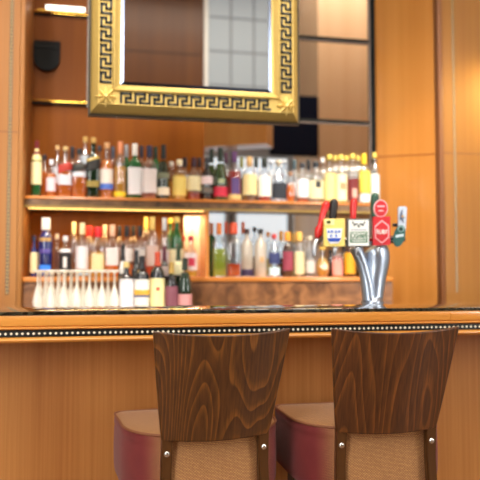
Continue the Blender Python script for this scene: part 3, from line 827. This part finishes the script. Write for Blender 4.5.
def bottle(name, px, top, wpx, Y, zbase, shape, g, capk, capc, labels, text, group, liq=None, fill=.55, metal=0.0, cat='bottle'):
    p = at(px, top, Y); ax = Y*(math.cos(YAW)+(p.x/Y)*math.sin(YAW))
    r = wpx/2/F*ax; h = p.z-zbase
    o = empty(name, (p.x, Y, zbase+.0006), label=text, cat=cat, group=group)
    if shape not in SHAPES: raise KeyError(shape)
    prof, k = SHAPES[shape]
    q, fh = CAPH[capk]; lim = 1-fh
    zc = .985-fh if capk != 'cork' else .93
    pr = [(a*r, z*h) for a, z in prof if z <= max(zc+.02, .62)] if capk in ('foil', 'long', 'wide') and zc < .9 else [(a*r, z*h) for a, z in prof]
    topz = pr[-1][1]; rt = pr[-1][0]
    bm = bmesh.new(); lathe(bm, pr, 24, k); link('glass_body', bm, g, o, angle=50)
    if liq:
        f = fill; lp_ = [(a*r*.93, max(z*h, .006)) for a, z in prof if z < f] + [(rad_at(prof, f)*r*.93, f*h)]
        bm = bmesh.new(); lathe(bm, lp_, 20, k); link('liquid', bm, liquid('liquid_'+liq, LIQ[liq], .28), o, angle=50)
    # cap sits on the neck
    z0 = max(topz-.012, zc*h) if capk in ('cap', 'cork', 'ball') else zc*h
    rc = max(q*r, .011) if capk not in ('foil',) else None
    bm = bmesh.new()
    if capk == 'ball':
        m = h-z0; lathe(bm, [(rc*.5, z0), (rc*.5, z0+.3*m), (rc*.95, z0+.42*m), (rc, z0+.62*m), (rc*.8, z0+.88*m), (rc*.3, h)], 18)
    elif capk == 'foil':
        lathe(bm, [(rad_at(prof, zc)*r+.001, z0), (max(.40*r, .010), z0+(h-z0)*.3), (.36*r+.001, z0+(h-z0)*.6), (.36*r+.0015, h-.012), (.40*r, h-.008), (.39*r, h-.001), (.3*r, h)], 18)
    else:
        lathe(bm, [(rc, z0), (rc*1.02, z0+.002), (rc, h-.003), (rc*.9, h)], 18)
    link('cap', bm, paint(capc, .35, metal), o, angle=40)
    for lb in labels:
        z0, z1, c = lb[:3]; kw = lb[3] if len(lb) > 3 else {}
        nm = kw.pop('n', 'paper_label') if kw else 'paper_label'
        kw = dict(kw)
        bm = bmesh.new(); wrap(bm, prof, k, r, h, z0, z1, **kw); link(nm, bm, paint(c, .55), o, angle=60)
    return o
CREAM, WHITE, IVORY = (232, 220, 170), (236, 234, 230), (240, 232, 208)
G1 = 'bottles in the front row of the upper shelf'; G2 = 'bottles in the back row of the upper shelf'
UF, UB = 4.035, 4.15
def up(px, top, w, shape, g, capk, capc, labels, text, liq=None, fill=.55, name='spirit_bottle', metal=0.0):
    bottle(name, px, top, w, UF, ZU, shape, g, capk, capc, labels, text, G1, liq, fill, metal)
def ub(px, top, w, shape, g, capk, capc, labels, text, liq=None, fill=.55, name='spirit_bottle', metal=0.0):
    bottle(name, px, top, w, UB, ZU, shape, g, capk, capc, labels, text, G2, liq, fill, metal)
e4 = dict(eps=.0022)
up(37, 141, 10.5, 'tall', GREEN, 'foil', (110, 24, 34), [(.22, .62, CREAM), (.64, .86, (226, 214, 150), dict(arc=170))], 'green whisky bottle with tall cream label and dark red cap at the left end', name='whisky_bottle')
up(51.5, 160, 9.5, 'round', CLEAR, 'cap', (232, 232, 240), [(.16, .52, (226, 206, 214))], 'short bottle with pale pink label over orange liquor, second along the upper shelf', 'amber', .62)
up(65.5, 147, 13, 'square', CLEAR, 'cork', (220, 190, 130), [(.24, .44, (214, 214, 224)), (.50, .66, (176, 44, 26), dict(slant=.35, eps=.0022))], 'square whisky bottle with slanted red label strip', 'amber', .5, name='whisky_bottle')
up(79.5, 149, 13.5, 'square', CLEAR, 'cap', (30, 30, 36), [(.42, .52, (216, 218, 226)), (.54, .70, (36, 34, 30), dict(slant=.4, eps=.0022))], 'square whisky bottle with slanted black label strip above glowing amber', 'amber', .45, name='whisky_bottle')
up(93.5, 138, 13, 'square', DGREEN, 'cap', (190, 150, 80), [(.18, .28, (150, 130, 60)), (.46, .62, (30, 28, 26), dict(slant=.4, eps=.0022)), (.62, .66, (190, 160, 70), dict(slant=.4, eps=.0024))], 'tall dark whisky bottle with gold-edged slanted black label', name='whisky_bottle')
up(107, 143, 13, 'round', CLEAR, 'cap', (196, 150, 104), [(.18, .52, (226, 216, 206)), (.16, .26, (74, 110, 196), e4)], 'amber bottle whose white label has a blue band at the foot', 'amber', .68, name='whisky_bottle')
up(120.5, 142, 12, 'tall', CLEAR, 'long', (204, 130, 92), [(.04, .12, (236, 206, 40))], 'bright amber bottle with copper cap and yellow foot', 'gold', .56)
up(135, 144, 13.5, 'square', GREEN, 'long', (232, 228, 224), [(.08, .56, (226, 224, 226))], 'green gin bottle with white cap and large white label', name='gin_bottle')
up(149.5, 146, 14, 'square', CLEAR, 'long', (44, 50, 80), [(.12, .56, (232, 222, 220))], 'clear bottle with navy cap, large off-white label and reddish foot', 'rose', .14)
up(163.5, 145, 12.5, 'burgundy', DGREEN, 'foil', (34, 42, 44), [(.08, .22, IVORY), (.38, .48, (120, 124, 100))], 'dark green bottle with small cream label low down and black capsule')
up(179.5, 160, 14, 'stout', CLEAR, 'cap', (228, 214, 180), [(.10, .58, (232, 206, 110))], 'short round bottle with yellow label and cream stopper', 'gold', .62)
up(194, 158, 13.5, 'round', CLEAR, 'long', (54, 24, 40), [(.22, .56, (226, 214, 168))], 'clear bottle with dark plum cap, beige label and red foot', 'red', .18)
up(207, 158, 12, 'round', BLACKG, 'cap', (60, 62, 70), [(.38, .56, (226, 204, 208)), (.18, .3, (110, 104, 96))], 'black bottle with pale pink oval label left of the green champagne')
up(220.5, 148, 14, 'burgundy', OLIVE, 'foil', (30, 46, 34), [(.08, .26, (206, 40, 70)), (.33, .40, (170, 180, 140), dict(arc=25))], 'olive champagne bottle with bright red label', name='champagne_bottle')
up(234.5, 152, 13.5, 'round', CLEAR, 'long', (96, 60, 110), [(.14, .46, (96, 70, 130), dict(arc=38)), (.03, .13, (226, 200, 130))], 'red liqueur bottle with purple cap and purple label', 'red', .60, name='liqueur_bottle')
up(249.5, 157, 15, 'stout', CLEAR, 'long', (206, 168, 116), [(.14, .60, (232, 216, 158))], 'wide bottle with tan cork and broad cream label', 'cola', .5)
up(264.5, 158, 13.5, 'round', CLEAR, 'long', (32, 40, 36), [(.12, .58, (240, 236, 226))], 'bottle with black cap, bright white label and red foot', 'red', .13)
up(278.5, 160, 14, 'decanter', CLEAR, 'ball', (200, 190, 170), [(.08, .44, (30, 36, 48))], 'clear stoppered decanter with black lower label', name='decanter')
up(290.5, 172, 9.5, 'globe', CLEAR, 'cap', (160, 120, 90), [], 'small round bottle of red-brown liqueur beside the decanter', 'amber', .6, name='liqueur_bottle')
up(302.5, 163, 12.5, 'round', CLEAR, 'cap', (48, 48, 56), [(.14, .58, (236, 236, 240))], 'clear bottle with dark cap and plain white label right of the round one', 'red', .1)
up(316, 162, 15, 'stout', CLEAR, 'cap', (28, 32, 40), [(.10, .54, (230, 220, 176)), (.36, .52, (44, 46, 50), dict(arc=20, eps=.0026))], 'broad bottle with cream label carrying a black square')
up(329.5, 155, 12, 'tall', CLEAR, 'cap', (222, 200, 96), [(.06, .62, (226, 206, 140))], 'tall pale bottle with cream label, first of the yellow capped ones', 'yellow', .6)
up(341, 155, 11.5, 'tall', CLEAR, 'cap', (222, 200, 96), [(.06, .60, (236, 226, 190)), (.28, .42, (206, 150, 110), dict(arc=30, eps=.0024))], 'tall bottle with yellow cap and cream label with tan mark', 'yellow', .6)
up(352.5, 154, 11.5, 'tall', CLEAR, 'cap', (222, 200, 96), [(.06, .50, (110, 30, 36)), (.12, .3, (200, 160, 150), dict(arc=24, eps=.0024))], 'tall bottle with yellow cap and dark red label')
up(364, 154, 11.5, 'tall', CLEAR, 'long', (230, 196, 40), [(.22, .66, (232, 206, 84)), (.04, .2, (226, 228, 232))], 'tall bottle with yellow cap and bright yellow label above white foot')
up(374.5, 153, 9, 'tall', CLEAR, 'cap', (222, 200, 96), [(.08, .58, (206, 222, 232))], 'narrow yellow capped bottle with pale blue label at the right end')
# back row
ub(44.5, 155, 10, 'round', CLEAR, 'cap', (36, 34, 44), [], 'amber bottle with dark cap half hidden behind the leftmost green whisky', 'amber', .62)
ub(57.5, 146, 9.5, 'tall', CLEAR, 'cork', (226, 190, 130), [(.3, .6, (216, 220, 230))], 'clear bottle with cork behind the pale pink label bottle', 'amber', .4)
ub(72.5, 147, 10, 'tall', CLEAR, 'long', (36, 38, 48), [(.4, .6, (210, 216, 228))], 'clear bottle with black cap between the two slanted label bottles', 'amber', .4)
ub(85.5, 137, 10.5, 'tall', CLEAR, 'cap', (196, 160, 90), [(.56, .70, (200, 214, 230))], 'tall clear bottle with gold cap behind the black label strip', 'amber', .35)
ub(99.5, 146, 9.5, 'tall', CLEAR, 'cap', (60, 64, 76), [], 'gold liquor bottle with grey cap behind the blue band label', 'gold', .55)
ub(113, 147, 9.5, 'tall', CLEAR, 'long', (70, 76, 92), [], 'clear bottle with slate cap left of the copper capped one', 'amber', .4)
ub(126.5, 145, 10.5, 'square', GREEN, 'long', (150, 152, 160), [], 'green bottle with grey cap behind the white label gin')
ub(141.5, 146, 10, 'round', CLEAR, 'long', (40, 46, 66), [(.2, .55, (210, 226, 222))], 'clear bottle with dark blue cap between gin and navy capped bottle')
ub(155.5, 147, 10.5, 'tall', GREEN, 'long', (24, 56, 44), [], 'green bottle with dark green cap left of the small label bottle')
ub(171.5, 162, 10, 'round', CLEAR, 'cap', (206, 206, 200), [], 'short amber bottle behind the yellow label bottle on its left', 'gold', .5)
ub(185, 158, 10.5, 'round', CLEAR, 'long', (26, 24, 34), [(.3, .6, (220, 220, 226))], 'clear bottle with black cap between yellow and beige labels', 'gold', .4)
ub(199.5, 158, 10, 'round', CLEAR, 'long', (44, 32, 40), [], 'clear bottle with dark brown cap behind the black bottle', 'cola', .5)
ub(211.5, 149, 11, 'burgundy', OLIVE, 'foil', (26, 44, 36), [], 'second olive champagne bottle, behind the red label one', name='champagne_bottle')
ub(226, 153, 10, 'round', CLEAR, 'long', (76, 40, 66), [], 'clear bottle with plum cap just right of the champagne', 'red', .58)
ub(241.5, 158, 9.5, 'tall', CLEAR, 'long', (130, 134, 80), [(.1, .5, (70, 50, 34))], 'dark bottle with olive green cap behind the red liqueur', 'cola', .55)
ub(256, 158, 10, 'round', CLEAR, 'long', (30, 40, 36), [], 'clear bottle with black cap right of the tan cork', 'dark', .5)
ub(271, 160, 10.5, 'round', CLEAR, 'ball', (206, 214, 226), [], 'clear decanter with glass ball stopper left of the black label', name='decanter')
ub(284.5, 160, 9, 'tall', CLEAR, 'ball', (212, 220, 228), [], 'clear bottle with pale ball stopper behind the decanter')
ub(294.5, 160, 9.5, 'tall', CLEAR, 'long', (70, 90, 100), [(.2, .5, (226, 236, 240))], 'tall clear bottle with thin dark neck behind the round liqueur')
ub(308.5, 160, 10, 'round', CLEAR, 'long', (24, 26, 34), [], 'clear bottle with black cap left of the black square label')
ub(322.5, 158, 9.5, 'tall', CLEAR, 'cap', (226, 226, 230), [], 'clear bottle with white cap behind the black square label', 'yellow', .5)
ub(335.5, 156, 9, 'tall', CLEAR, 'cap', (222, 200, 96), [], 'tall bottle with pale yellow cap behind two cream labels', 'yellow', .6)
ub(346.5, 156, 9, 'tall', CLEAR, 'cap', (222, 200, 96), [], 'tall bottle with mustard cap left of the dark red label', 'gold', .5)
ub(358, 156, 9, 'tall', CLEAR, 'cap', (222, 200, 96), [], 'tall bottle with yellow cap between dark red and bright yellow labels', 'dark', .5)

# lower shelf
LF, LB = 4.00, 4.12
G3 = 'bottles on the left of the lower shelf'; G4 = 'bottles on the right of the lower shelf'
def lo(px, top, w, shape, g, capk, capc, labels, text, liq=None, fill=.55, name='spirit_bottle', metal=0.0, Y=LF, grp=G3):
    bottle(name, px, top, w, Y, ZL, shape, g, capk, capc, labels, text, grp, liq, fill, metal)
lo(34.2, 236, 7.4, 'round', BLUE, 'cap', (20, 40, 70), [(.10, .60, (222, 206, 160))], 'small dark blue bottle with oval cream label at the left end of lower shelf')
lo(46, 218, 14, 'tall', BLUE, 'wide', (246, 240, 232), [(.60, .66, (176, 140, 80), dict(arc=55)), (.40, .47, (84, 70, 150), dict(arc=45)), (.06, .2, (50, 130, 245), dict(arc=50))], 'tall cobalt blue bottle with white cap', name='vodka_bottle')  # bright blue patch at the foot is a glow painted on the glass
lo(65.5, 236, 11.5, 'stout', CLEAR, 'cap', (226, 226, 230), [(.06, .58, (26, 26, 30)), (.22, .48, (226, 226, 226), dict(arc=16, eps=.0026)), (.60, .68, (226, 232, 240), dict(arc=150))], 'bottle with black label and white figure beside the cobalt bottle')
lo(82.5, 223, 12.5, 'round', CLEAR, 'long', (238, 222, 176), [(.14, .56, (226, 220, 226)), (.03, .12, (200, 226, 246))], 'clear bottle with tall cream cap and white label left of red caps', metal=.0)
lo(98, 227, 12.5, 'square', CLEAR, 'wide', (222, 26, 40), [(.10, .46, (230, 214, 160))], 'square bottle with wide red cap and cream label, front one', 'gold', .5)
lo(112.5, 225, 12.5, 'square', CLEAR, 'long', (236, 190, 160), [(.22, .56, (226, 216, 214))], 'clear bottle with copper cap, white label and amber foot', 'amber', .22)
lo(127, 226, 12, 'round', CLEAR, 'long', (30, 30, 36), [(.3, .55, (226, 220, 216))], 'bottle with black cap right of the copper capped amber one', 'amber', .25)
lo(140, 226, 11, 'round', CLEAR, 'long', (34, 34, 40), [(.3, .55, (216, 210, 206))], 'bottle with black cap left of the yellow caps', 'cola', .3)
lo(152.5, 217, 12, 'tall', CLEAR, 'long', (244, 214, 120), [(.18, .52, (226, 200, 190))], 'tall clear bottle with yellow cap and pale pink label', 'orange', .2)
lo(164.5, 218, 10, 'tall', CLEAR, 'long', (214, 222, 236), [(.1, .45, (206, 190, 196))], 'tall clear bottle with silver cap left of the green bottles')
lo(177, 217, 12.5, 'tall', GREEN, 'cap', (226, 206, 110), [(.2, .46, (236, 230, 190))], 'tall green bottle with yellow cap and cream label')
lo(191, 236, 12.5, 'round', CLEAR, 'cap', (190, 30, 70), [(.16, .58, (238, 226, 230)), (.26, .46, (214, 60, 90), dict(arc=30, eps=.0026))], 'clear bottle with pink cap and red marked label before the lit panel', 'yellow', .14)
lo(57, 234, 8, 'round', CLEAR, 'cap', (236, 226, 210), [], 'plain clear bottle behind the black label on the lower shelf', Y=LB)
lo(74, 222, 9.5, 'tall', CLEAR, 'long', (244, 226, 170), [], 'clear bottle with slim cream cap, leftmost of the cream caps', Y=LB)
lo(89.5, 226, 10, 'tall', CLEAR, 'wide', (226, 36, 36), [], 'bottle with red cap behind and left of the front red cap', 'gold', .4, Y=LB)
lo(105, 225, 9.5, 'tall', CLEAR, 'long', (244, 214, 180), [], 'clear bottle with pale copper cap between red and copper caps', 'amber', .3, Y=LB)
lo(119.5, 226, 9.5, 'tall', CLEAR, 'long', (32, 32, 38), [], 'back bottle with black cap, leftmost of the black caps', Y=LB)
lo(133.5, 226, 9.5, 'tall', CLEAR, 'long', (40, 40, 44), [], 'back bottle with black cap between the two front black caps', 'cola', .3, Y=LB)
lo(146, 217, 9.5, 'tall', CLEAR, 'long', (246, 216, 110), [], 'back bottle with yellow cap left of the pale pink label', 'orange', .3, Y=LB)
lo(170.5, 218, 9.5, 'tall', GREEN, 'cap', (206, 196, 80), [(.2, .46, (236, 226, 180))], 'back green bottle with lime yellow cap', Y=LB)
lo(183.5, 236, 8.5, 'round', CLEAR, 'cap', (176, 30, 40), [], 'small bottle with red cap behind the pink capped one', 'red', .3, Y=LB)
# right bay
def lr(*a, **k): lo(*a, grp=G4, **k)
lr(219, 223, 13, 'square', CLEAR, 'long', (226, 130, 60), [], 'square bottle of lime yellow cordial with orange cap', 'lime', .52, name='cordial_bottle')
lr(233.5, 223, 13, 'square', CLEAR, 'wide', (232, 92, 58), [], 'square bottle with red-orange syrup in the bottom and wide orange cap', 'orange', .24, name='cordial_bottle')
lr(247, 229, 12, 'tall', FROST, 'cap', (66, 40, 40), [(.02, .16, (56, 40, 76), dict(arc=170))], 'cream bottle with dark cap and purple foot')
lr(260.5, 229, 12.5, 'tall', FROST, 'cap', (34, 32, 34), [(.3, .42, (214, 170, 120), dict(arc=20))], 'white bottle with black cap and small gold emblem')
lr(274, 234, 11.5, 'round', CLEAR, 'cap', (206, 70, 70), [(.30, .56, (50, 60, 110)), (.04, .22, (200, 230, 240))], 'clear bottle with red cap and navy label band')
lr(287.5, 232, 11, 'round', BROWN, 'wide', (238, 160, 50), [(.14, .56, (150, 60, 80))], 'dark bottle with orange cap and mauve label')
lr(299, 232, 10.5, 'tall', CLEAR, 'wide', (242, 190, 90), [(.06, .56, (226, 214, 170))], 'bottle with amber cap and straw coloured label')
lr(310, 236, 10, 'bell', CLEAR, 'cap', (226, 214, 190), [(.1, .4, (200, 196, 190))], 'clear bell shaped bottle with cream cap left of the globe bottle')
lr(322.5, 247, 14, 'globe', CLEAR, 'ball', (216, 170, 70), [(.24, .42, (240, 226, 190), dict(arc=24))], 'globe liqueur bottle of gold colour with round stopper under the left tap', 'gold', .6, name='liqueur_bottle')
lr(337, 243, 11, 'tall', CLEAR, 'cap', (226, 150, 60), [(.04, .50, (226, 150, 140))], 'bottle with salmon label under the yellow badge', 'rose', .6)
lr(349.5, 238, 11, 'tall', BROWN, 'cap', (200, 150, 60), [(.08, .62, (222, 160, 30), dict(arc=120))], 'bottle wrapped in golden yellow label beside the chrome font')
lr(361.5, 240, 11, 'burgundy', BLACKG, 'foil', (24, 24, 28), [], 'black bottle without label behind the chrome font')
lr(211.5, 223, 9.5, 'tall', GREEN, 'long', (236, 150, 90), [], 'green bottle with peach cap right of the wooden divider', Y=LB)
lr(226, 222, 9.5, 'tall', CLEAR, 'long', (236, 110, 80), [], 'clear bottle with salmon cap left of the orange syrup', 'lime', .4, Y=LB)
lr(243, 222, 9, 'tall', CLEAR, 'long', (226, 130, 100), [], 'clear bottle with coral cap behind the cream bottle', Y=LB)
lr(254.5, 227, 9, 'tall', CLEAR, 'cap', (52, 34, 36), [], 'back bottle with maroon cap between cream and white bottles', 'cola', .4, Y=LB)
lr(268, 232, 9.5, 'tall', CLEAR, 'cap', (236, 160, 90), [], 'clear back bottle with apricot cap right of the white bottle', 'yellow', .4, Y=LB)
lr(281, 231, 9.5, 'tall', CLEAR, 'long', (240, 170, 60), [], 'back bottle with orange cap left of the mauve label', 'dark', .4, Y=LB)
lr(293.5, 233, 9, 'tall', CLEAR, 'long', (240, 196, 110), [], 'back bottle with pale orange cap behind the straw label', 'yellow', .5, Y=LB)
lr(305, 236, 9, 'tall', CLEAR, 'cap', (236, 220, 190), [], 'back bottle with cream cap right of the straw label', 'dark', .3, Y=LB)
lr(330.5, 250, 9, 'round', BLACKG, 'cap', (30, 26, 24), [], 'small black bottle between globe bottle and salmon label', Y=LB)
lr(343.5, 246, 9, 'round', BLACKG, 'cap', (40, 30, 24), [], 'small black bottle behind the golden wrapped bottle', Y=LB)

# wine bottles on the service counter
G5 = 'wine bottles on the service counter'
WF, WB = 3.66, 3.78
def wi(px, top, w, shape, g, capk, capc, labels, text, Y=WF, liq=None, name='wine_bottle'):
    bottle(name, px, top, w, Y, ZW, shape, g, capk, capc, labels, text, G5, liq)
wi(126.5, 262, 14.5, 'stout', BLACKG, 'cap', (226, 200, 130), [(.10, .62, (232, 226, 232))], 'black bottle with plain white label beside the wine glasses')
wi(142, 256, 15, 'bordeaux', BLACKG, 'foil', (36, 36, 40), [(.06, .54, (232, 228, 222)), (.24, .34, (216, 170, 60), e4), (.20, .24, (70, 80, 130), e4)], 'dark wine bottle whose white label shows a yellow and blue band')
wi(157.5, 252, 14.5, 'bordeaux', BLACKG, 'foil', (214, 76, 40), [(.08, .52, (232, 220, 160)), (.30, .36, (200, 50, 40), dict(arc=12, eps=.0026))], 'dark wine bottle with orange capsule and cream label with red mark')
wi(171.5, 262, 13, 'burgundy', BLACKG, 'foil', (196, 160, 80), [(.08, .46, (122, 70, 84))], 'dark wine bottle with gold capsule and dusky mauve label')
wi(185, 258, 14, 'burgundy', DGREEN, 'foil', (34, 50, 34), [(.10, .26, (200, 140, 140))], 'dark green wine bottle with pink label, rightmost on the service counter')
wi(123, 244, 9.5, 'bordeaux', BLACKG, 'foil', (28, 28, 30), [(.52, .72, (236, 236, 236), dict(arc=40))], 'tall black wine bottle with white neck label, at the back left', Y=WB)
wi(136.5, 250, 10, 'bordeaux', BLACKG, 'foil', (40, 44, 48), [], 'tall black wine bottle between two white labels at the back', Y=WB)
wi(164.5, 246, 10, 'bordeaux', BLACKG, 'foil', (100, 40, 60), [(.5, .66, (206, 190, 190), dict(arc=50))], 'tall wine bottle with wine-red capsule at the back', Y=WB)
wi(178.5, 244, 10.5, 'bordeaux', DGREEN, 'foil', (40, 70, 40), [(.5, .72, (240, 234, 190), dict(arc=80))], 'tall dark green wine bottle with pale shoulder label at the back', Y=WB)

# upturned cocktail glasses, wide rim down
M_stem = glass('stemware_glass', (.96, .95, .92, 1), (.98, .96, .90, 1), .85, edge=.5)
def stem_glass():
    g = empty('cocktail_glass', (0, 0, 0))
    bm = bmesh.new(); lathe(bm, [(.0305, 0), (.0305, .002), (.0285, .018), (.023, .050), (.014, .088), (.006, .112), (.0045, .120)], 20); link('bowl', bm, M_stem, g, angle=60)
    bm = bmesh.new(); lathe(bm, [(.0045, .120), (.004, .135), (.0045, .170), (.007, .180)], 12); link('stem', bm, M_stem, g)
    bm = bmesh.new(); lathe(bm, [(.007, .180), (.024, .187), (.0295, .189), (.0295, .194), (.022, .196)], 20); link('foot', bm, M_stem, g, angle=60)
    return g
proto = stem_glass(); first = True
NTH = ['leftmost', 'second from left', 'third from left', 'fourth from left', 'fifth from left', 'sixth from left', 'seventh from left', 'eighth from left', 'ninth from left', 'tenth from left']
def put_glass(x, y, lab, grp):
    global first
    if first: r = proto; first = False
    else:
        r = proto.copy(); COL.objects.link(r)
        for ch in proto.children:
            c = ch.copy(); COL.objects.link(c); c.parent = r
    r.location = (x, y, ZW+.0006); tag(r, lab, 'cocktail glass', grp)
pitch = .0635
x0 = at(31, 290, 3.60).x+.032
ROWS = (('front row', 3.60, 0), ('second row', 3.665, .031), ('third row', 3.73, .002), ('back row', 3.795, .033))
for rn, y, off in ROWS:
    n = 10
    xmax = at(121, 290, y).x
    for i in range(n):
        x = x0+off+i*pitch
        if x > at(117, 290, y).x: continue
        put_glass(x, y, 'upturned clear cocktail glass in the %s, %s beside the wood pier' % (rn, NTH[i]), 'upturned glasses on the service counter')

# ------------------------------------------------------------------ light
w = bpy.data.worlds.new('World'); sc.world = w; w.use_nodes = True
bg = w.node_tree.nodes['Background']; bg.inputs[0].default_value = (1.0, .95, .88, 1); bg.inputs[1].default_value = .45
def area(name, loc, target, sx, sy, power, col):
    l = bpy.data.lights.new(name, 'AREA'); l.shape = 'RECTANGLE'; l.size = sx; l.size_y = sy; l.energy = power; l.color = col
    o = bpy.data.objects.new(name, l); COL.objects.link(o); o.location = loc
    d = Vector(target)-Vector(loc); o.rotation_euler = d.to_track_quat('-Z', 'Y').to_euler()
    return o
def spot(name, loc, target, power, col, ang=50, blend=.6, rad=.04):
    l = bpy.data.lights.new(name, 'SPOT'); l.energy = power; l.color = col; l.spot_size = R(ang); l.spot_blend = blend; l.shadow_soft_size = rad
    o = bpy.data.objects.new(name, l); COL.objects.link(o); o.location = loc
    d = Vector(target)-Vector(loc); o.rotation_euler = d.to_track_quat('-Z', 'Y').to_euler()
    return o
area('ceiling_light', (.9, .5, CEIL-.05), (.9, 1.1, 0), 3.4, 2.0, 110, (1, .94, .82))
for i, x in enumerate((-.5, .3, 1.1, 1.9)):
    spot('glint_spot', (x, 1.75, 4.4), (x*.8+.15, 4.0, 1.3), 270, (1, .92, .80), 40, .7, .15)  # lamps added in front to put glints on the bottles
for i, x in enumerate((-.1, .55, 1.2)):
    spot('warm_spot', (x, 3.5, 4.5), (x+.02, 4.02, 1.6), 120, (1, .86, .66), 50, .7, .05)  # added spots that brighten the shelves and the bottle shoulders
spot('warm_spot', (2.72, 3.45, 2.5), at(488, 106, YP), 34, (1, .78, .26), 70, 1, .05)
spot('warm_spot', (1.2, 3.0, 3.6), (1.97, 4.05, 1.35), 75, (1, .74, .40), 34, .8, .05)
area('far_room_light', (2.3, 6.0, CEIL-.1), (2.3, 6.2, 0), 1.6, 1.2, 48, (1, .97, .92))
area('shelf_led', ((XL+xd)/2, 4.05, ZU-.071), ((XL+xd)/2, 4.14, 0), xd-XL-.1, .02, 2.4, (1, .66, .28))
area('panel_led', (lp.location.x, 4.19, ZU-.075), (lp.location.x, 4.23, 1.2), .12, .02, .8, (1, .74, .5))

# ------------------------------------------------------------------ camera
cd = bpy.data.cameras.new('camera'); cam = bpy.data.objects.new('camera', cd); COL.objects.link(cam)
cam.location = CAM; cam.rotation_euler = (R(90)+PITCH, 0, -YAW)
cd.sensor_width = 36; cd.lens = F/480*36; cd.clip_start = .05
cd.dof.use_dof = True; cd.dof.focus_distance = 2.22; cd.dof.aperture_fstop = 2.1
sc.camera = cam
sc.view_settings.view_transform = 'Standard'; sc.view_settings.look = 'None'
sc.view_settings.gamma = 1; sc.view_settings.use_curve_mapping = False
sc.view_settings.exposure = 0.3
sc.cycles.transparent_max_bounces = 32
sc.cycles.max_bounces = 10
sc.cycles.sample_clamp_indirect = 6
